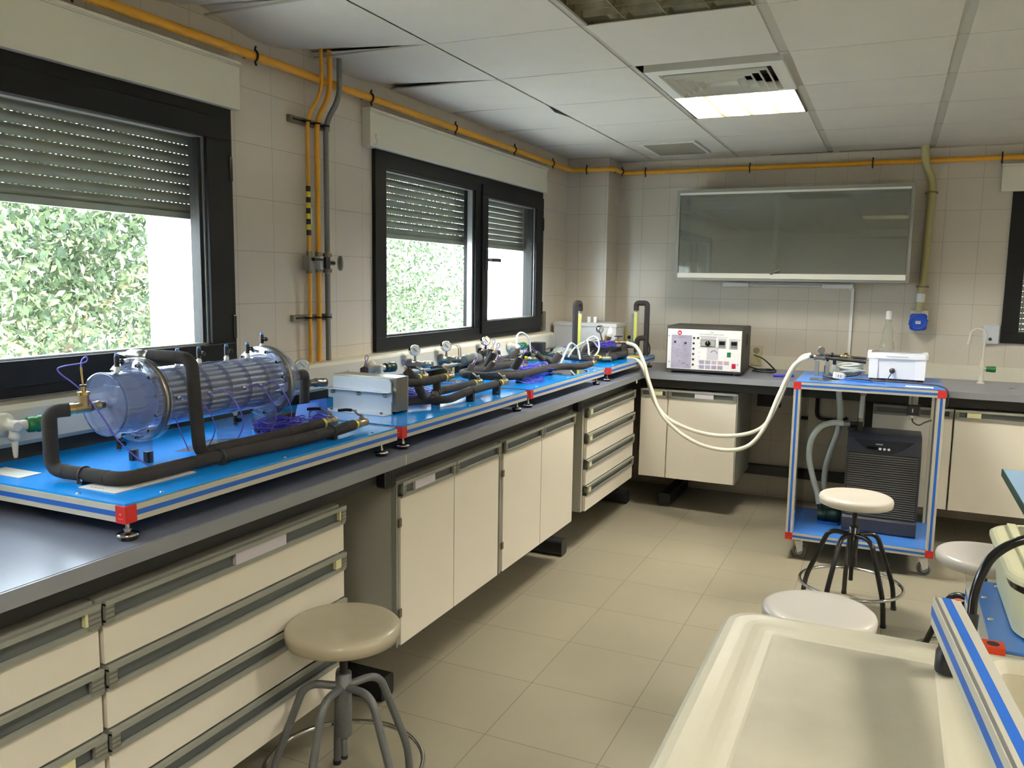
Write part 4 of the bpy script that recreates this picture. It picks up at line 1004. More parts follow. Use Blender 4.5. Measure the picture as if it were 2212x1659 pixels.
# little drain and vent cocks
def cock(x, y, z, up, parent=t):
    s = 1 if up else -1
    m = MB(); m.lathe((x, y, z), (0, 0, s), [(0, .0075), (.008, .0075), (.009, .005), (.014, .005)], 'white_plastic', n=10)
    m.cyl((x, y, z + s * .012), (x, y, z + s * .040), .0065, 'black_plastic', n=8); m.cyl((x, y, z + s * .026), (x + .013, y + .004, z + s * .026), .0062, 'black_gloss', n=8); m.sphere((x + .014, y + .004, z + s * .026), .007, 'black_gloss', 8); m.cyl((x, y, z + s * .040), (x, y, z + s * .046), .005, 'tap_blue', n=8); obj('vent_cock', m, parent)
for y, z in ((-4.532, R1), (-4.25, R1), (-4.33, R1), (-4.14, R1), (-4.05, R1)):
    cock(AX - .005, y, AZ + z, True)
cock(AX - .03, -3.955, AZ + .106, True)
for y in (-4.545, -4.28, -4.12): cock(AX + .005, y, AZ - R1, False)
# supports under the shell
for y in (-4.472, -3.985):
    m = MB(); m.box(AX - .04, AX + .04, y - .004, y + .004, PZ, AZ - .098, 'clear_film'); m.box(AX - .035, AX - .02, y - .01, y + .01, PZ, PZ + .03, 'black_plastic'); m.box(AX + .02, AX + .035, y - .01, y + .01, PZ, PZ + .03, 'black_plastic'); obj('cradle', m, t)
# side gauges glands with leads
for k, (y, dx) in enumerate(((-4.16, .03), (-4.09, .03), (-4.30, .03), (-4.41, .02))):
    a = -.12; b = Vector((AX + R1 * math.cos(a), y, AZ + R1 * math.sin(a) + .012))
    m = MB(); m.lathe(b - Vector((.004, 0, 0)), (1, 0, 0), [(0, .0075), (.006, .0075), (.007, .005), (.016, .004)], 'chrome', n=8); g = obj('probe', m, t)
    e = b + Vector((.012, 0, 0)); m = MB()
    m.tube(smoothp([e, e + Vector((.03, .012, .012)), e + Vector((.055, .035, -.03)), e + Vector((.060, .055, -.085)), e + Vector((.045, .045, -.135)), Vector((.53, y + .02, PZ + .012))], 8), .0017, 'cable_violet', n=6); obj('lead', m, g)
# near tee in bronze with its probe
T0 = Vector((AX, -4.580, AZ))
m = MB(); m.lathe(T0, (0, -1, 0), [(0, .009), (.012, .009), (.013, .0125), (.018, .013), (.019, .011), (.040, .0115), (.042, .0135)], 'bronze', n=14)
m.cyl(T0 + Vector((0, -.045, 0)), T0 + Vector((-.004, -.085, 0)), .0135, 'bronze', n=14); m.cyl(T0 + Vector((0, -.058, 0)), T0 + Vector((0, -.058, .034)), .0125, 'bronze', n=14)
m.cyl(T0 + Vector((0, -.058, .032)), T0 + Vector((0, -.058, .040)), .015, 'brass', n=12)
m.cyl(T0 + Vector((-.004, -.083, 0)), T0 + Vector((-.008, -.104, 0)), .015, 'brass', n=6); o = obj('tee_fitting', m, t)
m = MB(); q = T0 + Vector((0, -.058, .040)); m.cyl(q, q + Vector((0, 0, .014)), .006, 'brass', n=8); m.cyl(q + Vector((0, 0, .014)), q + Vector((0, 0, .018)), .0085, 'black_plastic', n=10); m.cyl(q + Vector((0, 0, .018)), q + Vector((-.004, 0, .062)), .0028, 'brass', n=8); p = obj('probe', m, o)
q2 = q + Vector((-.004, 0, .060)); m = MB(); m.tube(smoothp([q2, q2 + Vector((0, .004, .020)), q2 + Vector((.012, .008, .028)), q2 + Vector((.010, .004, .014)), q2 + Vector((-.03, -.03, .004)), q2 + Vector((-.036, -.034, -.010)), q2 + Vector((.0, -.004, -.055)), q2 + Vector((.04, .02, -.12)), q2 + Vector((.08, .04, -.19)), Vector((.535, -4.55, PZ + .012)), Vector((.57, -4.47, PZ + .004)), Vector((.56, -4.38, PZ + .004))], 8), .0018, 'cable_violet', n=6); obj('lead', m, p)
# top inlet fitting
Q = Vector((.355, -4.43, 1.300))
m = MB(); m.cyl((.385, -4.425, AZ + R1 - .004), (.385, -4.43, 1.292), .010, 'black_plastic', n=12); m.lathe((.318, -4.432, 1.300), (1, 0, 0), [(0, .009), (.004, .012), (.012, .0125), (.014, .0155), (.066, .0155), (.068, .0135), (.082, .0135)], 'nickel', n=16); m.cyl((.384, -4.43, 1.300), (.402, -4.429, 1.300), .0145, 'brass', n=6); o = obj('inlet_fitting', m, t)
m = MB(); m.lathe((.318, -4.432, 1.300), (-1, 0, 0), [(0, .007), (.014, .006), (.022, .004), (.04, .002)], 'white_plastic', n=10); obj('probe', m, o)
m = MB(); m.tube(smoothp([(.38, -4.44, 1.285), (.43, -4.43, 1.25), (.455, -4.42, 1.19), (.47, -4.41, 1.12), (.50, -4.40, 1.04)], 8), .0016, 'cable_violet', n=6); obj('lead', m, o)
# insulated pipes
foam(t, [(.396, -4.675, AZ), (.372, -4.714, AZ - .002), (.372, -4.714, 1.038), (.600, -4.700, 1.036), (.606, -4.44, 1.036), (.645, -4.10, 1.036), (.658, -3.95, 1.040), (.648, -3.845, 1.040)])
foam(t, [(.400, -4.43, 1.300), (.525, -4.405, 1.298), (.545, -4.405, 1.038), (.560, -4.02, 1.040), (.562, -3.90, 1.045)], rad=.03)
foam(t, [(AX, -3.905, AZ), (AX - .01, -3.79, AZ), (.372, -3.745, AZ - .002), (.368, -3.745, 1.040), (.34, -3.86, 1.036), (.33, -3.95, 1.036)], rad=.03)
ball_valve(t, (.648, -3.830, 1.040), (-.05, 1, 0), (-.9, -.25, 0)); ball_valve(t, (.562, -3.885, 1.045), (0, 1, 0), (-.9, -.25, 0))
clamp(t, .480, -4.707, 1.036, 'x'); clamp(t, .612, -4.40, 1.036, 'y'); clamp(t, .655, -3.97, 1.038, 'y')
# label plates on the panel, folded film, cable bundles
m = MB(); m.box(.505, .628, -4.745, -4.66, PZ + .0005, PZ + .002, 'paper'); m.box(.595, .628, -4.66, -4.50, PZ + .0005, PZ + .002, 'paper')
for k in range(4): m.box(.53 + k * .012, .536 + k * .012, -4.731, -4.729, PZ + .002, PZ + .0024, 'ink_soft')
obj('white_plate', m, t)
m = MB(); m.box(.16, .30, -4.75, -4.69, PZ + .0005, PZ + .0018, 'paper'); obj('paper_label', m, t)
for k in range(5):
    x = .600 - .012 * k; y = -4.33 + .05 * k
    m = MB(); m.sphere((x - .045, y, PZ + .010), .006, 'black_plastic', 8); m.tube(smoothp([(x - .05, y, PZ + .012), (x - .08, y + .02, PZ + .006), (x - .11, y + .06, PZ + .005)], 5), .0022, 'black_plastic', n=6); obj('cable_tie', m, t)
m = MB(); rg = random.Random(4)
for k in range(7):
    y = -4.45 + .03 * rg.random(); x = .50 + .012 * k
    m.tube(smoothp([(x, y, PZ + .004), (x + .01, y + .12, PZ + .003 + .004 * rg.random()), (x - .01, y + .26, PZ + .006), (x - .02, y + .38, PZ + .012)], 6), .0016, 'cable_violet', n=5)
obj('lead_bundle', m, t)
coil(t, (.47, -3.99, PZ + .006), (.075, .10), 22, 20, seed=3, zspan=.04)
coil(t, (.50, -3.83, PZ + .006), (.035, .05), 18, 7, seed=5, zspan=.035, flat=1.0)
m = MB()
for k in range(3):
    m.add([(.40 + .04 * k, -4.36 + .05 * k, PZ + .006 + .004 * k), (.52 + .02 * k, -4.33 + .02 * k, PZ + .012), (.47 + .03 * k, -4.14 + .03 * k, PZ + .010), (.35 + .02 * k, -4.17 + .02 * k, PZ + .004)], [(0, 1, 2, 3)], 'clear_film')
m.box(.405, .407, -4.20, -4.05, PZ, PZ + .075, 'clear_film'); obj('clear_film', m, t)
m = MB(); m.add([(.42, -3.86, PZ + .03), (.50, -3.84, PZ + .045), (.48, -3.80, PZ + .085), (.40, -3.82, PZ + .07)], [(0, 1, 2, 3)], 'stripe_blue'); m.add([(.44, -3.80, PZ + .02), (.49, -3.77, PZ + .03), (.47, -3.75, PZ + .09), (.42, -3.78, PZ + .08)], [(0, 1, 2, 3)], 'stripe_blue'); obj('blue_tag', m, t)

# ---- rig 2: plate exchanger
t = rig(-3.668, -2.600, 'plate heat exchanger rig: steel plate pack on blue base, second from the camera', [(.700, -3.625), (.700, -2.655), (.12, -3.625), (.12, -2.655)])
m = MB(); m.prism([(.292, PZ), (.556, PZ), (.556, 1.135), (.548, 1.146), (.300, 1.146), (.292, 1.138)], -3.478, -3.470, 'steel_plate', 'xz'); obj('front_plate', m, t, .001)
m = MB()
for k in range(14):
    y = -3.4695 + k * .0058; m.box(.296, .575, y, y + .0045, 1.024, 1.150, 'plate_sheen')
m.box(.290, .576, -3.470, -3.387, 1.150, 1.153, 'plate_sheen'); obj('plate_pack', m, t, .001)
m = MB(); m.box(.300, .570, -3.386, -3.380, PZ, 1.15, 'steel_plate'); obj('back_plate', m, t)
m = MB(); m.box(.272, .562, -3.512, -3.478, 1.098, 1.101, 'steel_plate'); m.box(.272, .562, -3.481, -3.478, 1.062, 1.101, 'steel_plate'); obj('upper_angle', m, t)
m = MB(); m.box(.272, .562, -3.530, -3.478, PZ + .0005, PZ + .0035, 'steel_plate'); obj('lower_angle', m, t)
for x in (.297, .415, .535):
    m = MB(); m.lathe((x, -3.4785, 1.086), (0, -1, 0), [(0, .0095), (.002, .0095), (.003, .008), (.012, .008), (.014, .004)], 'nickel', n=10); m.sphere((x, -3.4915, 1.086), .003, 'button_white', 6); obj('bolt', m, t)
for x in (.305, .415, .530):
    m = MB(); m.cyl((x, -3.505, PZ + .003), (x, -3.505, PZ + .011), .005, 'nickel', n=6); obj('bolt', m, t)
YP = -3.380
for x, z in ((.548, 1.122), (.548, 1.048), (.335, 1.122), (.335, 1.048)):
    m = MB(); m.lathe((x, YP, z), (0, 1, 0), [(0, .016), (.012, .017), (.022, .0145), (.028, .0145)], 'brass', n=6); obj('port', m, t)
foam(t, [(.548, YP + .02, 1.048), (.572, -3.29, 1.046), (.648, -3.20, 1.044), (.655, -3.06, 1.060), (.655, -2.75, 1.062)], rad=.03, r=.0165)
foam(t, [(.548, YP + .02, 1.122), (.570, -3.30, 1.116), (.578, -3.20, 1.118), (.572, -3.11, 1.118)], rad=.02, r=.0165)
foam(t, [(.600, -3.245, 1.050), (.556, -3.12, 1.062), (.560, -2.82, 1.062)], rad=.02, r=.0165)
foam(t, [(.335, YP + .02, 1.122), (.345, -3.28, 1.122), (.455, -3.20, 1.112), (.458, -3.13, 1.112)], rad=.03, r=.0165)
foam(t, [(.335, YP + .02, 1.048), (.30, -3.2, 1.046), (.25, -3.05, 1.046)], rad=.02, r=.0165)
foam(t, [(.572, -3.30, 1.112), (.520, -3.315, 1.165)], r=.0175); foam(t, [(.315, -3.30, 1.09), (.285, -3.26, 1.150)], r=.017)
foam(t, [(.574, -3.17, 1.105), (.578, -3.17, 1.052)], r=.0165)
foam(t, [(.575, -3.315, 1.105), (.585, -3.29, 1.055)], r=.0175)
sensor(t, (.285, -3.26, 1.150), (-.2, .5, .7)); sensor(t, (.522, -3.315, 1.163), (-.3, -.2, .9), L=.01)
ball_valve(t, (.655, -2.735, 1.062), (-.02, 1, 0), (-.6, -.8, 0)); ball_valve(t, (.560, -2.805, 1.062), (0, 1, 0), (-.6, -.8, 0))
ball_valve(t, (.572, -3.095, 1.118), (0, 1, 0), (-.7, -.75, 0)); ball_valve(t, (.458, -3.115, 1.112), (0, 1, 0), (-.7, -.75, 0))
clamp(t, .655, -3.03, 1.055); clamp(t, .655, -2.78, 1.060); clamp(t, .575, -3.18, 1.06)
coil(t, (.44, -3.12, PZ + .006), (.075, .11), 20, 22, seed=8, zspan=.035)
m = MB(); m.prism(rrect(.36, .46, -2.92, -2.74, .01), PZ, PZ + .002, 'clear_film'); m.box(.30, .44, -2.74, -2.66, PZ, PZ + .035, 'clear_film'); m.sphere((.42, -2.86, PZ + .01), .013, 'white_plastic', 8); obj('wrapping_film', m, t)

# ---- rig 3: tubular exchanger with many insulated runs
t = rig(-2.556, -1.478, 'tubular heat exchanger rig: maze of black insulated pipes on blue base, third from the camera', [(.700, -2.53), (.700, -1.54), (.12, -2.53), (.12, -1.54)])
foam(t, [(.36, -1.80, 1.06), (.335, -2.20, 1.062), (.315, -2.48, 1.062), (.37, -2.535, 1.060), (.52, -2.505, 1.058), (.575, -2.40, 1.054), (.575, -1.95, 1.056), (.60, -1.84, 1.054), (.690, -1.77, 1.052), (.692, -1.625, 1.056)], rad=.04, r=.019)
foam(t, [(.50, -2.50, 1.058), (.47, -2.38, 1.060), (.56, -2.30, 1.056)], r=.018); foam(t, [(.29, -2.30, 1.060), (.27, -1.96, 1.060), (.28, -1.75, 1.062)], r=.02)
foam(t, [(.20, -2.3, 1.055), (.19, -1.95, 1.058), (.24, -1.72, 1.06)], r=.018)
foam(t, [(.46, -1.70, 1.058), (.44, -1.58, 1.06), (.30, -1.56, 1.07)], r=.018)
for (b, e, s) in (((.36, -2.49, 1.065), (.362, -2.455, 1.098), .015), ((.34, -2.25, 1.07), (.372, -2.23, 1.145), .02), ((.44, -2.46, 1.07), (.462, -2.42, 1.115), .015), ((.50, -2.26, 1.07), (.525, -2.24, 1.128), .021), ((.28, -2.12, 1.07), (.292, -2.10, 1.150), .018),
                  ((.27, -1.80, 1.07), (.285, -1.74, 1.118), .017), ((.44, -1.72, 1.07), (.41, -1.76, 1.112), .018), ((.52, -1.78, 1.06), (.55, -1.75, 1.112), .021), ((.20, -2.05, 1.06), (.20, -2.02, 1.13), .018)):
    foam(t, [b, e], r=s); sensor(t, e, Vector(e) - Vector(b), L=.022)
ball_valve(t, (.692, -1.610, 1.056), (0, 1, .05), (-.6, -.9, 0)); ball_valve(t, (.33, -1.70, 1.07), (.9, .35, 0), (-.2, -1, 0)); ball_valve(t, (.45, -1.60, 1.06), (.9, .3, 0), (-.5, -.8, 0)); ball_valve(t, (.42, -2.02, 1.05), (.3, 1, .15), (-.5, -.8, 0)); ball_valve(t, (.26, -2.02, 1.10), (.3, 1, 0), (-.5, -.8, 0))
clamp(t, .575, -2.35, 1.05); clamp(t, .575, -1.96, 1.05); clamp(t, .40, -2.53, 1.05, 'x')
coil(t, (.50, -2.02, PZ + .006), (.085, .20), 24, 20, seed=11, zspan=.05); coil(t, (.60, -2.26, PZ + .003), (.06, .12), 20, 7, seed=12, zspan=.012)
m = MB(); m.prism(rrect(.42, .70, -1.92, -1.62, .03), PZ + .0005, PZ + .002, 'clear_film'); m.add([(.46, -1.9, PZ + .02), (.56, -1.86, PZ + .012), (.60, -1.7, PZ + .022), (.5, -1.68, PZ + .03)], [(0, 1, 2, 3)], 'clear_film'); obj('wrapping_film', m, t)
m = MB(); m.tube(smoothp([(.27, -1.72, 1.13), (.255, -1.68, 1.20), (.26, -1.62, 1.215), (.285, -1.58, 1.18), (.29, -1.56, 1.10)], 8), .0055, 'hose_clear', n=10); m.tube(smoothp([(.55, -1.74, 1.05), (.56, -1.68, 1.12), (.56, -1.60, 1.165), (.58, -1.54, 1.13), (.60, -1.55, 1.07)], 8), .0055, 'hose_clear', n=10); obj('clear_hose', m, t)
m = MB(); m.lathe((.235, -2.30, 1.108), (.2, 1, 0), [(0, .020), (.006, .027), (.05, .027), (.052, .032), (.10, .032), (.104, .026), (.13, .022)], 'grey_pipe', n=20); m.box(.225, .265, -2.25, -2.21, PZ, 1.09, 'black_plastic'); obj('pump_head', m, t)

# ---- rig 4: flow meters, pressure regulator, hoses
t = rig(-1.372, -.350, 'flow meter rig: two tall inverted-U insulated pipes with yellow flow tubes, farthest on left run', [(.700, -1.345), (.700, -.40), (.12, -1.345), (.12, -.40)])
def utube(x, y, xd, yd, zt, zf0, zf1, back):
    foam(t, [(x, y, PZ + .004), (x, y, zt), (x + xd, y + yd, zt), (x + xd, y + yd, zt - .052)], r=.0185, rad=.02)
    X, Y = x + xd, y + yd
    m = MB(); m.lathe((X, Y, zf0), (0, 0, 1), [(0, .012), (.012, .012), (.014, .009)], 'bronze', n=12); m.cyl((X, Y, zf1 - .012), (X, Y, zt - .05), .010, 'nickel', n=10); m.cyl((X, Y, PZ), (X, Y, zf0), .009, 'nickel', n=10); o = obj('flow_fitting', m, t)
    m = MB(); m.box(X - .010, X + .010, Y - .010, Y + .010, zf0 + .012, zf1 - .01, 'label_cream'); m.box(X - .011, X + .011, Y - .011, Y - .0102, zf0 + .02, zf1 - .02, 'flow_yellow')
    for k in range(10): m.box(X + .0105, X + .0110, Y - .006, Y + .004, zf0 + .03 + k * .018, zf0 + .032 + k * .018, 'ink')
    obj('flow_tube', m, o)
    if back: m = MB(); m.box(X - .034, X - .014, Y + .002, Y + .006, zf0 - .02, zf1 - .02, 'grey_pipe'); obj('backing_strip', m, o)
utube(.355, -.985, .004, .075, 1.378, 1.075, 1.318, False); utube(.700, -.500, -.078, .0, 1.378, 1.110, 1.325, True)
foam(t, [(.700, -.505, 1.14), (.640, -.515, 1.135), (.640, -.52, 1.04)], r=.0185, rad=.025)
foam(t, [(.42, -1.02, 1.03), (.41, -.90, 1.10), (.50, -.80, 1.115)], r=.018, rad=.05); foam(t, [(.43, -1.10, 1.045), (.60, -.98, 1.045), (.655, -.84, 1.05), (.60, -.66, 1.06)], r=.02, rad=.05)
foam(t, [(.56, -.62, 1.03), (.57, -.60, 1.09), (.64, -.50, 1.09)], r=.021, rad=.03); foam(t, [(.36, -1.16, 1.04), (.50, -1.20, 1.04), (.60, -1.16, 1.042)], r=.018)
foam(t, [(.63, -.98, 1.04), (.58, -1.08, 1.04), (.64, -1.08, 1.04)], r=.02)
# regulator with its gauge
m = MB(); m.lathe((.495, -.77, 1.095), (.28, .1, 1), [(0, .010), (.006, .014), (.045, .020), (.060, .024), (.064, .024)], 'brass', n=18); m.cyl((.40, -.86, 1.125), (.60, -.72, 1.118), .010, 'brass', n=12); m.cyl((.44, -.83, 1.124), (.455, -.82, 1.124), .015, 'brass', n=6); m.cyl((.55, -.755, 1.12), (.565, -.745, 1.12), .015, 'brass', n=6); m.cyl((.575, -.74, 1.12), (.575, -.74, 1.155), .008, 'brass', n=10); r_ = obj('pressure_regulator', m, t)
m = MB(); m.lathe((.512, -.764, 1.158), (.28, .1, 1), [(0, .022), (.004, .024), (.045, .0215), (.050, .014), (.060, .012), (.062, .004)], 'panel_white', n=18); obj('regulator_cap', m, r_)
m = MB(); m.box(.548, .602, -.748, -.732, 1.155, 1.162, 'black_plastic'); obj('lever', m, r_)
g = Vector((.462, -.80, 1.205)); a = Vector((.93, -.3, -.05)).normalized()
m = MB(); m.cyl((.475, -.785, 1.13), g, .006, 'brass', n=8); m.lathe(g - a * .015, a, [(0, .022), (.004, .026), (.026, .026), (.030, .025), (.030, .021)], 'chrome', n=20); gg = obj('gauge', m, r_)
m = MB(); m.lathe(g + a * .0135, a, [(0, .020), (.001, .020)], 'gauge_face', n=20); obj('dial', m, gg)
m = MB(); m.box(.44, .62, -1.0, -.66, PZ, PZ + .05, 'black_plastic'); m.prism(rrect(.44, .60, -.95, -.72, .03), PZ + .05, PZ + .075, 'black_plastic'); obj('pump_block', m, t, .01)
coil(t, (.52, -.86, PZ + .078), (.07, .09), 18, 18, seed=21, zspan=.03)
ball_valve(t, (.60, -1.16, 1.045), (.8, .5, 0), (.1, 1, 0)); ball_valve(t, (.545, -1.10, 1.045), (-.8, -.5, 0), (.1, 1, 0), tape=True)
m = MB(); m.cyl((.595, -.725, 1.118), (.625, -.715, 1.117), .011, 'nickel', n=10); m.cyl((.620, -.80, 1.022), (.655, -.785, 1.022), .011, 'nickel', n=10); obj('hose_tail', m, t)
m = MB(); m.tube(smoothp([(.39, -1.19, 1.045), (.41, -1.13, 1.10), (.45, -1.06, 1.135), (.49, -1.02, 1.14), (.52, -1.0, 1.10)], 8), .0055, 'hose_clear', n=10); m.tube(smoothp([(.52, -1.16, 1.05), (.49, -1.10, 1.12), (.47, -1.06, 1.15), (.50, -1.03, 1.17), (.54, -1.05, 1.15), (.56, -1.10, 1.09), (.54, -1.14, 1.045)], 8), .0055, 'hose_clear', n=10); obj('clear_hose', m, t)
m = MB(); m.tube(smoothp([(.70, -.49, 1.13), (.72, -.48, 1.08), (.715, -.47, 1.03), (.69, -.47, PZ + .01)], 6), .005, 'foam', n=8); m.cyl((.585, -.46, 1.10), (.56, -.44, 1.10), .012, 'black_plastic'); m.sphere((.56, -.44, 1.135), .014, 'black_plastic'); m.sphere((.60, -.44, 1.16), .010, 'black_plastic'); obj('rear_fittings', m, t)
m = MB(); m.box(.60, .70, -.66, -.52, PZ + .0004, PZ + .0018, 'yellow_tape'); obj('yellow_plate', m, t)

# ---- white hoses hanging from rig 4 to the cart
def hose(pts, label):
    m = MB(); m.tube(smoothp(pts, 10), .0125, 'hose_white', n=12); return solo('white_hose', m, label, 'hose', 'white hoses hanging between the far rig and the cart')
hose([(.627, -.715, 1.117), (.70, -.73, 1.09), (.775, -.80, .99), (.835, -.87, .87), (.95, -.95, .68), (1.15, -1.02, .555), (1.35, -1.06, .52), (1.50, -1.07, .56), (1.59, -1.07, .68), (1.66, -1.04, .88), (1.73, -1.02, 1.05), (1.81, -1.00, 1.108)], 'white hose from the brass regulator to the cart, hanging with the lower sag')
hose([(.657, -.785, 1.022), (.74, -.80, 1.00), (.81, -.84, .90), (.88, -.90, .76), (1.00, -.96, .66), (1.20, -.99, .60), (1.40, -.99, .60), (1.56, -.98, .66), (1.64, -.96, .80), (1.70, -.95, .98), (1.76, -.945, 1.09), (1.815, -.94, 1.115)], 'white hose from the low fitting of the far rig to the cart, with shallower sag')
# ------------------------------------------------------------------ control box on the back worktop
t = thing('control_box', 'dark control box with white front panel, switches and red round logo, back worktop', 'control unit', (1.13, -.49, ZC))
BX0, BX1, BY0, BY1, BZ0, BZ1 = .884, 1.374, -.655, -.330, .944, 1.242
m = MB(); m.prism(rrect(BX0, BX1, BZ0, BZ1, .008), BY0, BY1, 'panel_case', 'xz'); obj('case', m, t)
for x in (.93, 1.33):
    for y in (-.62, -.37):
        m = MB(); m.cyl((x, y, ZC), (x, y, BZ0 + .002), .016, 'black_plastic', n=14); obj('foot', m, t)
m = MB(); m.box(BX1, BX1 + .0015, -.50, -.44, 1.12, 1.19, 'vent_dark'); m.box(BX1 + .0015, BX1 + .004, -.515, -.505, 1.10, 1.195, 'panel_case'); obj('side_grip', m, t)
FX0, FX1, FZ0, FZ1, FY = .890, 1.369, .957, 1.220, BY0 - .004
m = MB(); m.box(FX0, FX1, FY, BY0 - .0005, FZ0, FZ1, 'panel_white'); fp = obj('front_panel', m, t)
def pp(px, py):
    """a place on the front panel, as fractions of its width and height from the top left"""
    return FX0 + (FX1 - FX0) * px, FZ1 - (FZ1 - FZ0) * py
def patch(px0, px1, py0, py1, mt, name, th=.0006, par=fp):
    x0, z1 = pp(px0, py0); x1, z0 = pp(px1, py1); m = MB(); m.box(x0, x1, FY - th, FY - .0001, z0, z1, mt); return obj(name, m, par)
def ptext(m, s, px, py, size, mt='ink', al='CENTER', y=None):
    x, z = pp(px, py); text_mb(m, s, size, (x, (FY if y is None else y) - .0001, z), (1, 0, 0), (0, 0, 1), mt, al)
m = MB(); x, z = pp(.165, .095); m.lathe((x, FY - .0001, z), (0, -1, 0), [(0, .0148), (.0008, .0148)], 'logo_red', n=28); lg = obj('logo', m, fp)
m = MB(); text_mb(m, 'bn', .0165, (x, FY - .0012, z - .005), (1, 0, 0), (0, 0, 1), 'button_white', bold=.0005); obj('logo_letters', m, fp)
m = MB(); ptext(m, 'TICB', .60, .075, .0105); ptext(m, 'HEAT EXCHANGERS TRAINING SYSTEM', .60, .125, .0088); ptext(m, 'Sistema de Entrenamiento de Intercambiadores de Calor', .62, .175, .0080, 'ink_soft'); obj('title_lettering', m, fp)
patch(.055, .335, .15, .985, 'panel_lilac', 'mimic_panel')
m = MB(); ptext(m, 'TICT', .195, .19, .006, y=FY - .0006); ptext(m, 'Intercambiador de Tubos', .195, .215, .005, y=FY - .0006)
rg = random.Random(3)
for k in range(16):
    a = .08 + .22 * rg.random(); b = .40 + .52 * rg.random(); x0, z0 = pp(a, b); m.box(x0, x0 + .006 + .008 * rg.random(), FY - .0008, FY - .0006, z0, z0 + .0012 + .003 * rg.random(), 'ink_soft')
obj('mimic_lettering', m, fp)
patch(.455, .665, .16, .40, 'panel_tint', 'tint_area'); patch(.545, .70, .43, .74, 'panel_tint', 'tint_area'); patch(.69, .80, .20, .44, 'panel_tint', 'tint_area'); patch(.84, .95, .20, .46, 'panel_tint', 'tint_area')
m = MB()
for r_, (y0, cols) in enumerate(((.755, 5), (.875, 4))):
    for c_ in range(cols):
        a = .445 + c_ * .083; x0, z1 = pp(a, y0); x1, z0 = pp(a + .072, y0 + .098); m.box(x0, x1, FY - .0006, FY - .0001, z0, z1, 'panel_tint_warm' if c_ > 1 and r_ == 0 else 'panel_lilac')
obj('tint_area', m, fp)
m = MB()
for r_, (y0, cols) in enumerate(((.755, 5), (.875, 4))):
    for c_ in range(cols):
        for q in range(4):
            a = .455 + c_ * .083; x0, z1 = pp(a, y0 + .02 + .018 * q); m.box(x0, x0 + .026, FY - .0008, FY - .0006, z1 - .0012, z1, 'ink_soft')
for k in range(6): x0, z1 = pp(.42, .33 + .115 * k); m.box(x0 + .002, x0 + .018, FY - .0004, FY - .0001, z1 - .0016, z1, 'ink_soft')
x0, z1 = pp(.87, .985); m.box(x0, x0 + .05, FY - .0004, FY - .0001, z1, z1 + .0016, 'ink_soft'); obj('small_lettering', m, fp)
def pot(px, py, r=.0072):
    x, z = pp(px, py); m = MB(); m.lathe((x, FY, z), (0, -1, 0), [(0, r), (.003, r), (.004, r * .8), (.009, r * .75), (.010, r * .4)], 'black_gloss', n=14); m.sphere((x + .002, FY - .011, z + .003), .0022, 'chrome', 6); obj('connector', m, fp)
for px, py in ((.105, .325), (.25, .345), (.365, .21), (.42, .21), (.362, .345), (.362, .48), (.362, .612), (.362, .742), (.362, .875)): pot(px, py)
x0, z1 = pp(.457, .245); x1, z0 = pp(.655, .415); m = MB(); m.box(x0, x1, FY - .003, FY, z0, z1, 'dial_face'); frame_rect(m, x0, x1, z0, z1, (.003, .002, .002, .002), .0, .0, 'ink', lambda m, xa, xb, a, b, c, d, mt: m.box(a, b, FY - .0045, FY, c, d, mt)); se = obj('selector_plate', m, fp)
m = MB(); x, z = pp(.555, .335); m.lathe((x, FY - .003, z), (0, -1, 0), [(0, .0175), (.010, .0165), (.012, .012)], 'black_gloss', n=22); m.box(x - .0012, x + .0012, FY - .0158, FY - .015, z + .002, z + .014, 'button_white'); obj('selector_knob', m, se)
for px in (.745, .905):
    x, z = pp(px, .33); m = MB(); m.box(x - .022, x + .022, FY - .006, FY, z - .024, z + .022, 'caster_grey'); d = obj('meter', m, fp)
    m = MB(); m.box(x - .0185, x + .0185, FY - .0072, FY - .006, z - .008, z + .016, 'display'); obj('display', m, d)
    for k in range(4): m = MB(); m.box(x - .016 + k * .009, x - .010 + k * .009, FY - .0072, FY - .006, z - .019, z - .013, 'rail_groove'); obj('button', m, d)
m = MB(); x, z = pp(.64, .585); m.tube([(x + .021 * math.cos(a), FY - .0012, z + .021 * math.sin(a)) for a in [.1 + 2.6 * k / 14 for k in range(15)]], .0022, 'ink_soft', n=5); obj('scale_arc', m, fp)
x, z = pp(.842, .59); m = MB(); m.box(x - .012, x + .012, FY - .005, FY, z - .015, z + .015, 'switch_green'); o = obj('switch', m, fp, .001); o['label'] = 'green rocker switch'
x, z = pp(.912, .865); m = MB(); m.box(x - .0125, x + .0125, FY - .005, FY, z - .015, z + .015, 'switch_red'); o = obj('switch', m, fp, .001); o['label'] = 'red rocker switch'
for px, py in ((.012, .18), (.025, .83), (.965, .22), (.955, .83)):
    x, z = pp(px, py); m = MB(); m.lathe((x + .003, FY, z), (0, -1, 0), [(0, .0045), (.003, .004), (.005, .002)], 'chrome', n=10); obj('screw', m, fp)
m = MB(); m.tube(smoothp([(1.36, -.028, 1.02), (1.44, -.12, 1.0), (1.52, -.22, .95), (1.54, -.28, ZC + .006), (1.48, -.33, ZC + .006), (1.40, -.30, ZC + .007), (1.395, -.22, ZC + .008), (1.47, -.18, ZC + .012), (1.53, -.24, ZC + .014), (1.47, -.30, ZC + .016), (1.41, -.26, ZC + .018), (1.378, -.345, ZC + .04)], 8), .005, 'black_plastic', n=8)
solo('power_cable', m, 'black power cable curled behind the control box', 'cable')
t = thing('blue_pen', 'blue marker lying on the back worktop beside the hoses', 'marker', (1.62, -.52, ZC + .009))
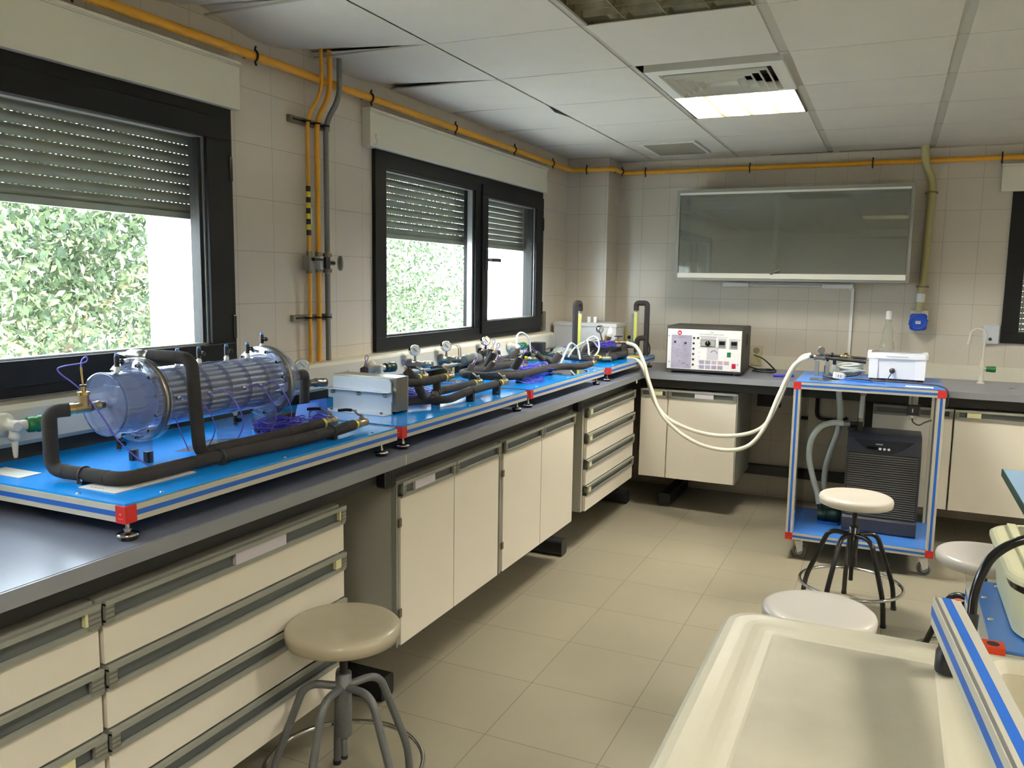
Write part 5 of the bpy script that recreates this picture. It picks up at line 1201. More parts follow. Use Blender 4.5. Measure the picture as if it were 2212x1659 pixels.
m = MB(); m.cyl((1.56, -.535, ZC + .009), (1.62, -.52, ZC + .009), .009, 'cable_blue', n=12); m.cyl((1.62, -.52, ZC + .009), (1.645, -.514, ZC + .009), .0065, 'cable_blue', n=12); obj('barrel', m, t)
m = MB(); m.cyl((1.64, -.515, ZC + .010), (1.685, -.505, ZC + .010), .0085, 'socket_blue', n=12); obj('cap', m, t)

# ------------------------------------------------------------------ cart
CX0, CX1, CY0, CY1 = 1.772, 2.506, -1.372, -.795; CT = .995; CB = .118
t = thing('equipment_cart', 'aluminium and blue equipment cart on casters with red corner caps, by the back worktop', 'cart', ((CX0 + CX1) / 2, (CY0 + CY1) / 2, 0))
w = .036
def cb(*a): m = MB(); bar(m, *a); obj('frame_bar', m, t)
cb(CX0 + w, CX1 - w, CY0, CY0 + w, CT - w, CT, ('-y',)); cb(CX0 + w, CX1 - w, CY1 - w, CY1, CT - w, CT, ()); cb(CX0, CX0 + w, CY0 + w, CY1 - w, CT - w, CT, ('-x',)); cb(CX1 - w, CX1, CY0 + w, CY1 - w, CT - w, CT, ('+x',))
cb(CX0 + w, CX1 - w, CY0, CY0 + w, CB, CB + w, ('-y',)); cb(CX0 + w, CX1 - w, CY1 - w, CY1, CB, CB + w, ()); cb(CX0, CX0 + w, CY0 + w, CY1 - w, CB, CB + w, ('-x',)); cb(CX1 - w, CX1, CY0 + w, CY1 - w, CB, CB + w, ('+x',))
for x in (CX0, CX1 - w):
    for y in (CY0, CY1 - w):
        m = MB(); bar(m, x, x + w, y, y + w, CB + w, CT - w, ('v-y', 'v+x' if x > 2 else 'v-x') if y == CY0 else ('v-x',) if x < 2 else ()); 
        if y != CY0: m.box(x + w / 2 - .004, x + w / 2 + .004, y - .0006, y, CB + w, CT - w, 'rail_groove')
        obj('post', m, t)
        for z in (CB, CT - w):
            m = MB(); m.box(x - .0015, x + w + .0015, y - .0015, y + w + .0015, z - .0015, z + w + .0015, 'red_cap'); m.box(x + .010, x + .024, y - .002, y - .0014, z + .009, z + .0105, 'red_mark'); o = obj('corner_cap', m, t, .001); o['label'] = 'red plastic corner cap'
m = MB(); m.box(CX0 + .004, CX1 - .004, CY0 + .004, CY1 - .004, CT + .0018, CT + .006, 'cart_blue'); obj('top_panel', m, t)
m = MB(); m.box(CX0 + .004, CX1 - .004, CY0 + .004, CY1 - .004, CB + w, CB + w + .004, 'cart_blue'); obj('lower_panel', m, t)
# grey lower edge panel of the rear right
m = MB(); m.box(CX0 + w, CX0 + w + .003, CY0 + .08, CY1 - w, CB + w + .004, CT - w, 'clear_film'); obj('side_sheet', m, t)
def caster(x, y):
    m = MB(); m.box(x - .03, x + .03, y - .03, y + .03, CB - .010, CB, 'caster_grey'); m.cyl((x, y, CB - .022), (x, y, CB - .010), .022, 'caster_grey', n=16)
    for s in (-1, 1): m.prism([(x - .030 + .018, CB - .022), (x + .030, CB - .022), (x + .036, .045), (x + .010, .028)], y + s * .016 - .0015, y + s * .016 + .0015, 'button_white', 'xz')
    c = obj('caster', m, t)
    m = MB(); cx = x + .016; m.lathe((cx, y - .011, .036), (0, 1, 0), [(0, .026), (.002, .034), (.004, .036), (.018, .036), (.020, .034), (.022, .026)], 'caster_rubber', n=24); m.lathe((cx, y - .0125, .036), (0, 1, 0), [(0, .020), (.025, .020)], 'caster_grey', n=18); m.tube([(cx + .025 * math.cos(a), y - .0125, .036 + .025 * math.sin(a)) for a in [k * PI / 9 for k in range(18)]], .0018, 'ink', n=5, closed=True); obj('wheel', m, c)
for x in (CX0 + .055, CX1 - .050):
    for y in (CY0 + .075, CY1 - .075): caster(x, y)
CP = CT + .0065
# metering stand: two grey posts, T valve with gauge and dark pipes
for x in (1.855, 1.912):
    m = MB(); m.box(x - .011, x + .011, -1.005, -.985, CP, 1.085, 'grey_pipe'); obj('pipe_stand', m, t, .002)
m = MB(); m.cyl((1.815, -.995, 1.108), (2.115, -.985, 1.090), .0095, 'foot_black', n=12); m.cyl((1.86, -.935, 1.118), (2.115, -.925, 1.105), .0075, 'foot_black', n=12)
m.lathe((1.835, -.995, 1.106), (1, 0, 0), [(0, .015), (.012, .018), (.018, .0135), (.045, .0145), (.052, .018), (.064, .018), (.066, .012)], 'nickel', n=14); m.lathe((1.905, -.995, 1.102), (1, 0, 0), [(0, .018), (.012, .018), (.013, .012)], 'foot_black', n=14); m.lathe((1.925, -.94, 1.115), (1, 0, 0), [(0, .016), (.012, .016), (.013, .012)], 'foot_black', n=14); pk = obj('pipework', m, t)
m = MB(); m.cyl((1.868, -.995, 1.11), (1.868, -.995, 1.135), .005, 'nickel'); m.lathe((1.872, -1.008, 1.150), (.2, -1, 0), [(0, .018), (.002, .021), (.018, .021), (.020, .017)], 'nickel', n=18); obj('gauge', m, pk)
m = MB(); m.lathe((1.975, -.93, 1.112), (1, -.0, -.05), [(0, .009), (.02, .009), (.022, .013), (.045, .013), (.047, .009), (.070, .009)], 'brass', n=12); m.cyl((2.005, -.93, 1.115), (2.005, -.93, 1.138), .007, 'brass', n=8); m.cyl((2.005, -.93, 1.126), (2.005, -.93, 1.131), .012, 'vent_dark', n=8); obj('brass_valve', m, pk)
m = MB(); m.cyl((1.945, -.92, CP), (1.945, -.92, 1.06), .014, 'hose_clear', n=14); m.cyl((1.945, -.92, 1.06), (1.945, -.92, 1.085), .010, 'foot_black', n=12); obj('filter', m, t)
m = MB(); m.box(1.885, 1.90, -.84, -.83, CP, 1.045, 'foot_black'); m.box(1.93, 1.95, -.84, -.83, CP, 1.055, 'foot_black'); obj('terminal_block', m, t)
# things standing on the cart
t2 = thing('white_crate', 'translucent white plastic crate with a black cable gland, on the cart', 'box', (2.27, -.99, CP))
def crate():
    m = MB(); x0, x1, y0, y1 = 2.128, 2.420, -1.085, -.885; z0, z1 = CP + .012, 1.150; th = .004
    ring = lambda a, r=.02: rrect(x0 + a, x1 - a, y0 + a, y1 - a, r, 4)
    for (a, b, za, zb) in ((.006, 0, z0, z1), (th + .006, th, z0 + .004, z1)):
        A = ring(a); B = ring(b); n = len(A); m.add([(p[0], p[1], za) for p in A] + [(p[0], p[1], zb) for p in B], [(i, (i + 1) % n, n + (i + 1) % n, n + i) for i in range(n)], 'box_white', True); m.add([(p[0], p[1], za) for p in A], [tuple(range(n))], 'box_white')
    for a, b in (((x0 + .005, y0 + .002), (x0 + .05, y0 - .003)), ((x1 - .055, y0 + .002), (x1 - .006, y0 - .003))): m.box(a[0], b[0], b[1], a[1], z0, z1 - .02, 'box_white')
    obj('tub', m, t2)
    m = MB(); A = rrect(x0 - .006, x1 + .006, y0 - .006, y1 + .006, .022, 4); B = rrect(x0 + .012, x1 - .012, y0 + .012, y1 - .012, .02, 4); n = len(A)
    for z, s in ((z1 - .026, 0), (z1 + .004, 1)): m.add([(p[0], p[1], z) for p in A] + [(p[0], p[1], z) for p in B], [(i, (i + 1) % n, n + (i + 1) % n, n + i) for i in range(n)], 'box_white')
    m.add([(p[0], p[1], z1 - .026) for p in A] + [(p[0], p[1], z1 + .004) for p in A], [(i, (i + 1) % n, n + (i + 1) % n, n + i) for i in range(n)], 'box_white', True)
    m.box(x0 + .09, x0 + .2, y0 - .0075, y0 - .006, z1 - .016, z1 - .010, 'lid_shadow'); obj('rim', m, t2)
    for x in (x0 + .01, x1 - .03):
        for y in (y0 + .01, y1 - .03): m = MB(); m.box(x, x + .02, y, y + .02, CP, z0 + .002, 'ink'); obj('foot', m, t2)
    m = MB(); m.lathe((2.252, y0 + .006, 1.058), (0, -1, 0), [(0, .016), (.008, .016), (.009, .011), (.018, .010), (.02, .005)], 'ink', n=6); obj('cable_gland', m, t2)
    m = MB(); m.tube(smoothp([(2.252, y0 - .014, 1.057), (2.240, y0 - .03, 1.03), (2.225, y0 - .06, CP + .006), (2.20, y0 - .09, CP + .004), (2.15, y0 - .08, CP + .004), (2.10, y0 - .02, CP + .005)], 6), .0028, 'ink', n=6); obj('thin_lead', m, t2)
crate()
m = MB(); m.tube(smoothp([(1.92, -1.08, CP + .008), (1.98, -1.02, CP + .014), (2.04, -1.00, CP + .02), (2.09, -1.01, CP + .03), (2.06, -1.06, CP + .016), (1.97, -1.10, CP + .008), (1.90, -1.10, CP + .008), (1.95, -1.14, CP + .006), (2.08, -1.15, CP + .006), (2.25, -1.18, CP + .007), (2.40, -1.21, CP + .008), (2.48, -1.27, CP + .008), (2.515, -1.33, CP - .01), (2.518, -1.345, .94), (2.515, -1.30, .905)], 9), .0048, 'ink', n=8)
solo('black_cable', m, 'black cable lying across the cart top and over its right edge', 'cable')
m = MB(); m.tube(smoothp([(1.98, -1.15, CP + .003), (2.04, -1.20, CP + .003), (2.12, -1.19, CP + .003), (2.08, -1.23, CP + .003), (2.18, -1.25, CP + .003), (2.22, -1.28, CP + .003)], 8), .0025, 'stripe_blue', n=6); m.tube(smoothp([(2.02, -1.17, CP + .008), (2.10, -1.24, CP + .004), (2.16, -1.20, CP + .004), (2.14, -1.27, CP + .003)], 8), .0025, 'stripe_blue', n=6)
solo('blue_string', m, 'thin blue string crumpled on the cart top', 'string')
t3 = thing('plug_adapter', 'white plug adapter lying on the cart top beside the black cable', 'plug', (1.985, -1.14, CP))
m = MB(); T = Matrix.Translation((1.985, -1.165, CP + .0205)) @ Matrix.Rotation(.3, 4, 'Z') @ Matrix.Rotation(.15, 4, 'Y'); m.box(-.028, .024, -.018, .018, -.017, .017, 'button_white', T); m.box(.024, .034, -.012, .012, -.013, .013, 'button_white', T); obj('body', m, t3, .003)
m = MB(); m.box(-.01, -.006, -.019, -.0181, -.006, .006, 'ink_soft', T); m.box(.004, .008, -.019, -.0181, -.006, .006, 'ink_soft', T); obj('slots', m, t3)
m = MB()
for k in range(7):
    z = CP + .010 + k * .0085; pts = [(2.035 + .065 * math.cos(a) + .008 * math.sin(k), -.875 + .050 * math.sin(a), z + .010 * math.cos(a + k)) for a in [2 * PI * i / 26 for i in range(26)]]; m.tube(pts, .007, 'hose_clear', n=8, closed=True)
solo('clear_hose_coil', m, 'coil of clear tubing on the cart between the pipe stand and the white crate', 'hose')
m = MB(); m.box(2.32, 2.45, -1.335, -1.275, CP, CP + .0012, 'paper'); m.box(2.33, 2.44, -1.29, -1.287, CP + .0012, CP + .0016, 'ink_soft'); solo('white_label_sheet', m, 'white label sheet at the right front of the cart top', 'label')
m = MB(); m.box(1.84, 1.99, -1.29, -1.16, CP, CP + .0012, 'clear_film'); solo('clear_sheet', m, 'clear plastic sheet at the left front of the cart top', 'sheet')
# chiller on the lower shelf
LZ = CB + w + .0045
t4 = thing('water_chiller', 'black water chiller with louvred front on the lower shelf of the cart', 'chiller', (2.24, -1.0, LZ))
kx0, kx1, ky0, ky1, kz1 = 2.050, 2.425, -1.180, -.850, .700
m = MB(); prof = [(ky0 - .012, LZ), (ky0 - .012, LZ + .075), (ky0, LZ + .09), (ky0, .555), (ky0 + .012, .60), (ky0 + .07, .675), (ky0 + .10, kz1), (ky1, kz1), (ky1, LZ)]
m.prism(prof, kx0, kx1, 'chiller', 'yz'); body = obj('body', m, t4, .012)
for k in range(28):
    z = LZ + .098 + k * .0125
    m = MB(); m.box(kx0 + .012, kx1 - .012, ky0 - .007, ky0 - .001, z, z + .0055, 'chiller_slat'); o = obj('louvre', m, body)
m = MB(); m.box(kx0 + .010, kx1 - .010, ky0 - .002, ky0 - .0005, LZ + .095, LZ + .098 + 28 * .0125, 'chiller_dark'); obj('grille_back', m, body)
sl = Vector((0, .058, .075)).normalized(); sn = Vector((0, -.075, .058)).normalized()
def sp_(x, u, o=.0): return Vector((x, ky0 + .012, .60)) + sl * u + sn * (.0015 + o)
m = MB(); pts = [sp_(kx0 + .03, .088), sp_(kx0 + .09, .03), sp_((kx0 + kx1) / 2 - .04, .002), sp_((kx0 + kx1) / 2 + .04, .002), sp_(kx1 - .09, .03), sp_(kx1 - .03, .088)]; m.add(pts, [tuple(range(6))], 'chiller_dark'); pnl = obj('control_panel', m, body)
m = MB(); m.add([sp_(2.155, .028, .001), sp_(2.205, .028, .001), sp_(2.205, .046, .001), sp_(2.155, .046, .001)], [(0, 1, 2, 3)], 'display'); obj('display', m, pnl)
for k in range(3): m = MB(); m.lathe(sp_(2.220 + .022 * k, .034, .0), sn, [(0, .0075), (.002, .007)], 'button_white', n=14); obj('button', m, pnl)
m = MB(); text_mb(m, 'HAILEA', .011, sp_(2.215, .058, .001), (1, 0, 0), sl, 'button_white', bold=.0002); obj('lettering', m, pnl)
m = MB(); m.tube([sp_(kx0 + .02, .092, .002), sp_(kx0 + .09, .030, .002), sp_((kx0 + kx1) / 2 - .04, .000, .002), sp_((kx0 + kx1) / 2 + .04, .000, .002), sp_(kx1 - .09, .030, .002), sp_(kx1 - .02, .092, .002)], .003, 'chiller', n=6); obj('panel_edge', m, body)
m = MB(); m.cyl((2.105, -1.02, kz1 - .002), (2.105, -1.02, .752), .016, 'foot_black', n=14); m.cyl((2.05, -1.02, .735), (2.115, -1.02, .735), .014, 'foot_black', n=14); m.cyl((2.02, -1.02, .735), (2.055, -1.02, .735), .017, 'nickel', n=14); m.cyl((2.065, -1.02, kz1 - .002), (2.065, -1.02, kz1 + .015), .022, 'foot_black', n=14); obj('water_inlet', m, t4)
# pump
t5 = thing('pump', 'small dark green pump on the lower shelf beside the chiller', 'pump', (1.98, -1.03, LZ))
m = MB(); m.lathe((1.915, -1.08, LZ + .048), (1, 0, 0), [(0, .036), (.03, .038), (.032, .030), (.05, .030), (.052, .037), (.120, .037), (.124, .028)], 'pump_green', n=20); m.cyl((1.925, -1.08, LZ + .08), (1.925, -1.08, LZ + .105), .015, 'foot_black', n=12)
for k in range(9): m.lathe((1.970 + k * .007, -1.08, LZ + .048), (1, 0, 0), [(0, .0385), (.002, .0385)], 'pump_green', n=20)
obj('body', m, t5)
m = MB(); m.box(1.92, 2.03, -1.115, -1.045, LZ, LZ + .012, 'stripe_blue'); obj('base', m, t5, .002); m = MB(); m.box(1.945, 1.995, -1.10, -1.06, LZ + .084, LZ + .115, 'foot_black'); obj('terminal_cover', m, t5, .003)
# thick translucent tubes
def tube2(pts, label, r=.0165):
    m = MB(); m.tube(smoothp(pts, 10), r, 'hose_clear', n=14); return solo('thick_hose', m, label, 'hose', 'thick translucent hoses inside the cart')
tube2([(2.02, -1.02, .735), (1.96, -1.03, .735), (1.895, -1.05, .705), (1.855, -1.065, .63), (1.850, -1.075, .53), (1.875, -1.08, .42), (1.905, -1.08, .33), (1.918, -1.08, .265)], 'thick translucent hose looping from the chiller inlet down to the pump')
tube2([(1.97, -.93, .955), (1.985, -.93, .86), (1.995, -.93, .76), (1.985, -.94, .66), (1.955, -.96, .55), (1.935, -.97, .45), (1.935, -.985, .36), (1.955, -1.0, .29)], 'thick translucent hose dropping straight from the cart top behind the looped one')
# bracket, switch box and filter hanging beneath the cart top
m = MB(); m.box(2.345, 2.39, -1.14, -1.12, .80, CT - w - .002, 'extrusion'); m.cyl((2.367, -1.15, .89), (2.367, -1.15, .958), .010, 'nickel', n=10); hb = solo('hanging_bracket', m, 'small light bracket hanging beneath the cart top, right side', 'bracket')
t6 = thing('flow_switch', 'black switch box hanging beneath the cart top with a dangling cable', 'switch', (2.367, -1.17, .83))
m = MB(); m.prism(rrect(2.337, 2.402, -1.205, -1.150, .012), .835, .885, 'chiller_dark'); obj('housing', m, t6, .003); m = MB(); m.box(2.362, 2.367, -1.2065, -1.205, .852, .872, 'button_white', None); obj('pointer', m, t6); m = MB(); m.cyl((2.365, -1.175, .818), (2.365, -1.175, .836), .008, 'button_white', n=10); obj('cable_gland', m, t6)
m = MB(); m.tube(smoothp([(2.365, -1.175, .818), (2.372, -1.17, .795), (2.40, -1.15, .778), (2.43, -1.12, .790), (2.462, -1.09, .800)], 8), .004, 'ink', n=8); obj('cable', m, t6)
t7 = thing('pipe_drop', 'clear pipe with metal unions dropping from the cart top to the chiller', 'pipe', (2.108, -.98, .75))
m = MB(); m.cyl((2.108, -1.0, .77), (2.112, -1.0, .90), .013, 'hose_clear', n=14); obj('clear_pipe', m, t7); m = MB(); m.cyl((2.112, -1.0, .90), (2.113, -1.0, .957), .015, 'nickel', n=14); m.cyl((2.113, -1.0, .905), (2.113, -1.0, .915), .019, 'nickel', n=6); obj('union', m, t7); m = MB(); m.cyl((2.107, -1.0, .752), (2.108, -1.0, .772), .017, 'nickel', n=14); obj('union', m, t7)
m = MB(); m.box(2.165, 2.44, -.865, -.855, .30, .64, 'chiller_dark'); 

# ------------------------------------------------------------------ stools
def make_stool(label, seatmat, legmat, r=.162, group='round swivel laboratory stools'):
    t = thing('stool', label, 'stool', (0, 0, 0), group)
    m = MB(); m.lathe((0, 0, .510), (0, 0, 1), [(0, r - .012), (.004, r - .003), (.026, r), (.036, r - .003), (.042, r - .010), (.0445, r - .022), (.0435, r - .06), (.042, .04), (.042, .001)], seatmat, n=48); obj('seat', m, t)
    m = MB(); m.cyl((0, 0, .495), (0, 0, .511), .055, 'ink', n=20); m.cyl((0, 0, .40), (0, 0, .50), .0115, 'ink', n=12); obj('screw_post', m, t)
    m = MB(); m.lathe((0, 0, .215), (0, 0, 1), [(0, .018), (.006, .0225), (.19, .0225), (.192, .018)], legmat, n=20); obj('hub', m, t)
    m = MB(); m.cyl((0, 0, .155), (0, 0, .216), .0100, legmat, n=12); m.cyl((0, 0, .145), (0, 0, .156), .0102, 'ink', n=12); obj('stop_rod', m, t)
    R = .215; a0 = .33
    for k in range(5):
        a = a0 + k * 2 * PI / 5; c, s = math.cos(a), math.sin(a)
        P = lambda q, z: (q * c, q * s, z)
        m = MB(); m.tube(fillet([P(.018, .365), P(.110, .372), P(.205, .115), P(R, .0)], .045, 7), .0115, legmat, n=12); l = obj('leg', m, t)
        m = MB(); m.cyl(P(R, 0.0), P(R, .014), .013, 'black_plastic', n=12); obj('rubber_tip', m, l)
    m = MB(); m.tube([(.226 * math.cos(a), .226 * math.sin(a), .130) for a in [2 * PI * i / 48 for i in range(48)]], .0075, 'chrome', n=10, closed=True); obj('foot_ring', m, t)
    return t
s1 = make_stool('taupe round stool with grey legs in front of the wide drawer cabinet', 'seat_taupe', 'stool_grey'); s1.location = (.880, -4.225, 0); s1.rotation_euler = (0, 0, -.53)
s2 = make_stool('cream round stool with black legs in front of the blue cart', 'seat_grey', 'stool_black'); s2.location = (2.135, -1.990, 0); s2.rotation_euler = (0, 0, .13)
s3 = make_stool('pale round stool seat half hidden behind the cream foreground bench', 'seat_mauve', 'stool_black', r=.165); s3.location = (2.088, -3.50, 0); s3.rotation_euler = (0, 0, .5)
s4 = make_stool('pale round stool at the right edge, between the cart and the cream tank', 'seat_mauve', 'stool_black', r=.165); s4.location = (2.60, -2.68, 0); s4.rotation_euler = (0, 0, 1.0)

# ------------------------------------------------------------------ blue-grey side table, right edge
t = thing('side_table', 'blue grey table top corner at the right edge, beyond the cream tank', 'table', (3.3, -2.8, 0))
m = MB(); m.box(2.705, 3.9, -3.6, -2.035, .722, .75, 'side_table'); m.box(2.700, 2.705, -3.6, -2.035, .722, .7505, 'pump_green'); obj('tabletop', m, t)
for x in (2.98, 3.85):
    for y in (-3.5, -2.25): m = MB(); m.box(x - .02, x + .02, y - .02, y + .02, 0, .722, 'rail_black'); obj('leg', m, t)

# ------------------------------------------------------------------ cream hydraulic bench in the foreground
t = thing('hydraulic_bench', 'worn cream fibreglass bench top with rounded rim, foreground right', 'bench', (2.35, -5.1, 0))
def dish(m, x0, x1, y0, y1, prof, rc, mt, mt_in):
    """moulded top: nested rounded outlines stepping in and up or down"""
    rings = []
    for a, z in prof: rings.append([(p[0], p[1], z) for p in rrect(x0 + a, x1 - a, y0 + a, y1 - a, max(rc - a, .012), 6)])
    n = len(rings[0])
    for i in range(len(rings) - 1): m.add(rings[i] + rings[i + 1], [(k, (k + 1) % n, n + (k + 1) % n, n + k) for k in range(n)], mt, True)
    m.add(rings[-1], [tuple(range(n))], mt_in)
m = MB()
# one moulding: draining board on the left, deep basin on the right
rim = .954
def ringset(m, x0, x1, y0, y1, prof, rc, mt, mt_in):
    rings = [[(p[0], p[1], z) for p in rrect(x0 + a, x1 - a, y0 + a, y1 - a, max(rc - a, .010), 6)] for a, z in prof]
    n = len(rings[0])
    for i in range(len(rings) - 1): m.add(rings[i] + rings[i + 1], [(k, (k + 1) % n, n + (k + 1) % n, n + k) for k in range(n)], mt, True)
    m.add(rings[-1], [tuple(range(n))], mt_in); return rings[0]
def deck(m, outer, holes, z, mt):
    """flat deck with openings, triangulated"""
    bm = bmesh.new(); es = []
    for loop in [outer] + holes:
        vs = [bm.verts.new((p[0], p[1], z)) for p in loop]
        es += [bm.edges.new((vs[i], vs[(i + 1) % len(vs)])) for i in range(len(vs))]
    bmesh.ops.triangle_fill(bm, edges=es, use_beauty=True)
    bm.verts.ensure_lookup_table(); bm.verts.index_update()
    m.add([tuple(v.co) for v in bm.verts], [tuple(v.index for v in f.verts) for f in bm.faces], mt); bm.free()
X0, X1, Y0, Y1 = 1.998, 3.35, -6.60, -4.612
edge = [(.0, .60), (.0, .930), (.004, .944), (.012, .952), (.024, rim)]
rings = [[(p[0], p[1], z) for p in rrect(X0 + a, X1 - a, Y0 + a, Y1 - a, .055 - a * .6, 6)] for a, z in edge]; n = len(rings[0])
for i in range(len(rings) - 1): m.add(rings[i] + rings[i + 1], [(k, (k + 1) % n, n + (k + 1) % n, n + k) for k in range(n)], 'fibreglass', True)
h1 = ringset(m, 2.040, 2.372, -6.50, -4.650, [(.0, rim), (.012, .9532), (.024, .9515), (.034, .9508), (.046, .9508), (.050, .9500)], .04, 'fibreglass', 'fibreglass_wear')
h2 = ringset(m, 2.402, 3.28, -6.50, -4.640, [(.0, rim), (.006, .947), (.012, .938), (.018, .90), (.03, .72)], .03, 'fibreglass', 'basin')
deck(m, rings[-1], [h1, h2], rim, 'fibreglass')
obj('top', m, t)
m = MB(); m.box(2.06, 3.28, -6.5, -4.72, .10, .60, 'fibreglass'); obj('cabinet_body', m, t, .02)
for x in (2.12, 3.2):
    for y in (-6.4, -4.8): m = MB(); m.cyl((x - .012, y, .045), (x + .012, y, .045), .045, 'caster_rubber', n=18); m.box(x - .02, x + .02, y - .02, y + .02, .085, .10, 'caster_grey'); obj('caster', m, t)

# aluminium and blue rig frame standing askew on the bench
t = thing('foreground_rig', 'striped aluminium and blue rig bar lying askew on the cream bench, foreground right', 'test rig', (2.4, -5.0, rim))
A = Matrix.Translation((2.3325, -4.682, 0)) @ Matrix.Rotation(math.radians(6.2), 4, 'Z')
zt, zb = 1.050, 1.008; bw = .037
m = MB(); L = .95
m.box(-bw / 2, bw / 2, -L, 0, zb, zt, 'extrusion', A); m.box(-bw / 2 + .0125, bw / 2 - .0125, -L, -.0, zt, zt + .0005, 'stripe_blue', A); m.box(-bw / 2 - .0005, -bw / 2, -L, 0, zb + .014, zt - .014, 'stripe_blue', A)
m.box(-bw / 2 + .0015, -bw / 2 + .006, -L, 0, zt, zt + .0003, 'alu_bright', A); m.box(-bw / 2, bw / 2, -.0, .0006, zb, zt, 'red_cap', A); obj('frame_bar', m, t)
m = MB(); m.box(bw / 2, .5, -L, -L + .04, zb, zt, 'extrusion', A); obj('frame_bar', m, t)
m = MB(); m.box(bw / 2 - .006, bw / 2 + .0008, -.004, .0012, zb - .001, zt + .001, 'orange_red', A); o = obj('corner_cap', m, t); o['label'] = 'red plastic corner cap'
for u in (-.045, -.90):
    p = A @ Vector((.0, u, 0)); m = MB(); m.lathe((p.x, p.y, rim + .0003), (0, 0, 1), [(0, .016), (.004, .017), (.030, .0165), (.040, .012), (.0535, .012)], 'black_plastic', n=22); obj('foot', m, t)
m = MB(); p = A @ Vector((.033, -.475, 1.030)); m.sphere(p, .019, 'foot_black', 16, (1, .8, 1.15)); m.tube(smoothp([p + Vector((.004, -.006, -.018)), p + Vector((-.012, -.02, -.032)), p + Vector((-.020, -.04, -.06)), p + Vector((-.022, -.06, -.075))], 8), .0035, 'foot_black', n=8); obj('knob', m, t)
m = MB(); m.box(bw / 2 + .001, .42, -L + .05, -.50, 1.0, 1.004, 'panel_blue', A); obj('base_panel', m, t)

# trolley beyond the bench carrying a blue panel and the cream tank
t = thing('tank_trolley', 'trolley with riveted blue top panel under the cream tank, right edge', 'cart', (2.75, -4.35, 0))
TX0, TX1, TY0, TY1 = 2.396, 3.2, -4.604, -4.265
def tb(*a): m = MB(); bar(m, *a); obj('frame_bar', m, t)
tb(TX0, TX0 + .03, TY0 + .03, TY1, .905, .948, ('-x',)); tb(TX0 + .03, TX1, TY0, TY0 + .03, .905, .948, ('-y',)); tb(TX0 + .03, TX1, TY1 - .03, TY1, .905, .948, ())
m = MB(); m.box(TX0 + .012, TX1, TY0 + .002, TY1, .949, .953, 'cart_blue'); obj('top_panel', m, t)
m = MB(); m.box(TX0 - .001, TX0 + .030, TY0 - .001, TY0 + .029, .904, .956, 'orange_red'); m.lathe((TX0 + .014, TY0 + .014, .9561), (0, 0, 1), [(0, .009), (.0006, .009)], 'ink', n=14); o = obj('corner_cap', m, t); o['label'] = 'orange-red plastic corner cap'
for x, y in ((TX0 + .022, -4.36), (TX0 + .022, -4.47), (TX0 + .05, -4.285)):
    m = MB(); m.lathe((x, y, .953), (0, 0, 1), [(0, .005), (.0015, .0045), (.002, .002)], 'chrome', n=12); obj('rivet', m, t)
for x in (TX0, TX1 - .03):
    for y in (TY0 if x > 3 else TY1 - .03, TY1 - .03) if x > 3 else (TY1 - .03,):
        m = MB(); bar(m, x, x + .03, y, y + .03, .08, .905, ('v-x',)); obj('post', m, t)
        m = MB(); m.cyl((x + .003, y + .015, .04), (x + .027, y + .015, .04), .04, 'caster_rubber', n=18); obj('wheel', m, t)
m = MB(); bar(m, TX0, TX0 + .03, TY0 + .001, TY0 + .031, .08, .904, ('v-x',)); obj('post', m, t)
m = MB(); m.cyl((TX0 + .003, TY0 + .015, .04), (TX0 + .027, TY0 + .015, .04), .04, 'caster_rubber', n=18); obj('wheel', m, t)
t = thing('cream_tank', 'cream lidded plastic tank with a black band, standing on the riveted blue panel', 'tank', (2.6, -4.42, .9535))
def rr(x0, x1, y0, y1, r, a): return rrect(x0 + a, x1 - a, y0 + a, y1 - a, r, 8)
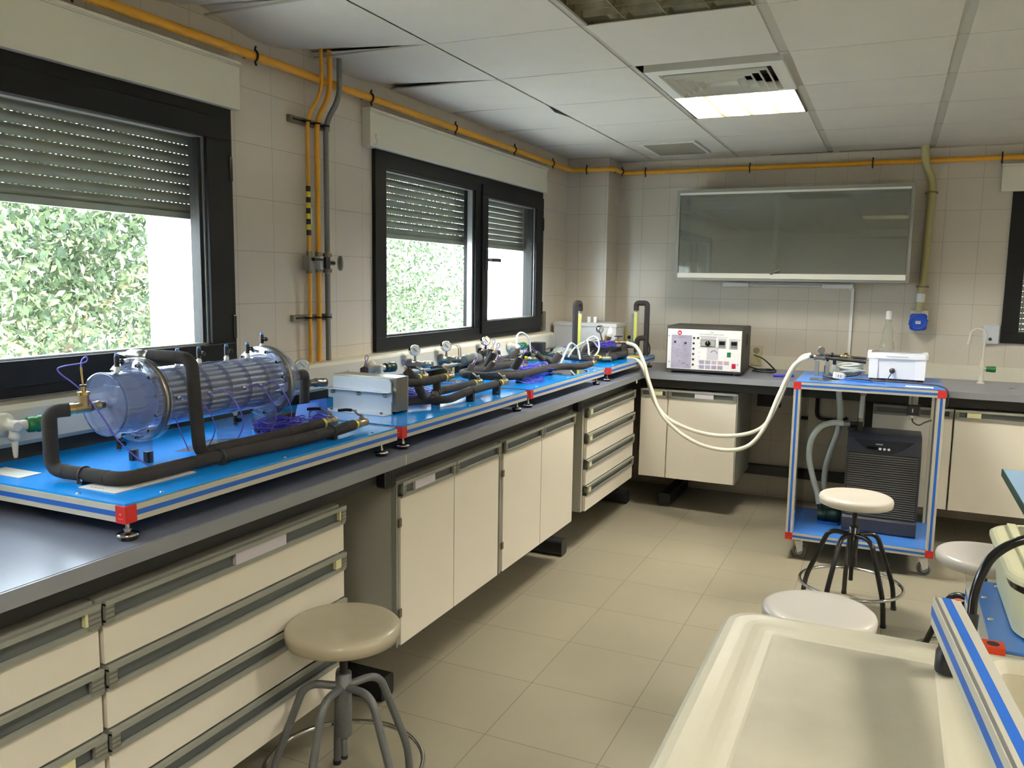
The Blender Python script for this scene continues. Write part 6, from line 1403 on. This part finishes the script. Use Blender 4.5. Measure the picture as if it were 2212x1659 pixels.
def stack(m, x0, x1, y0, y1, r, prof, mt):
    rs = [[(p[0], p[1], z) for p in rr(x0, x1, y0, y1, r, a)] for a, z in prof]; n = len(rs[0])
    for i in range(len(rs) - 1): m.add(rs[i] + rs[i + 1], [(k, (k + 1) % n, n + (k + 1) % n, n + k) for k in range(n)], mt, True)
    m.add(rs[0], [tuple(range(n))], mt); m.add(rs[-1], [tuple(range(n))], mt)
bx0, bx1, by0, by1 = 2.430, 2.80, -4.590, -4.21
m = MB(); stack(m, bx0, bx1, by0, by1, .07, [(.022, .954), (.014, .957), (.004, 1.035)], 'cream_tank'); obj('tub', m, t)
m = MB(); stack(m, bx0, bx1, by0, by1, .07, [(.003, 1.035), (.003, 1.046)], 'black_gloss'); obj('band', m, t)
m = MB(); stack(m, bx0 - .004, bx1, by0 - .002, by1, .07, [(.004, 1.0465), (.0, 1.050), (.0, 1.056), (.004, 1.060), (.010, 1.062)], 'cream_tank')
for k in range(4): m.box(bx0 + .028 + .034 * k, bx0 + .042 + .034 * k, by0 + .045, by1 - .03, 1.061, 1.067, 'cream_tank')
m.prism(rrect(bx0 + .055, bx0 + .20, by1 - .12, by1 - .02, .02), 1.061, 1.078, 'cream_tank'); obj('lid', m, t)
m = MB(); m.tube(smoothp([(bx0 + .07, by1 - .05, 1.078), (bx0 + .09, by1 - .07, 1.086), (bx0 + .13, by1 - .06, 1.084), (bx0 + .19, by1 - .10, 1.082)], 6), .010, 'chrome', n=10); obj('metal_fitting', m, t)
m = MB(); m.tube(smoothp([(2.372, -4.63, .9545), (2.374, -4.62, 1.0), (2.376, -4.61, 1.035), (2.384, -4.605, 1.072), (2.400, -4.60, 1.104), (2.430, -4.60, 1.130), (2.47, -4.60, 1.142), (2.53, -4.60, 1.135), (2.60, -4.60, 1.09), (2.64, -4.61, 1.0), (2.65, -4.640, .9555)], 10), .0072, 'black_gloss', n=12); m.cyl((2.372, -4.63, .9545), (2.3745, -4.619, 1.010), .0098, 'foot_black', n=14)
solo('black_hose', m, 'black hose arching up over the cream tank, right edge', 'hose')
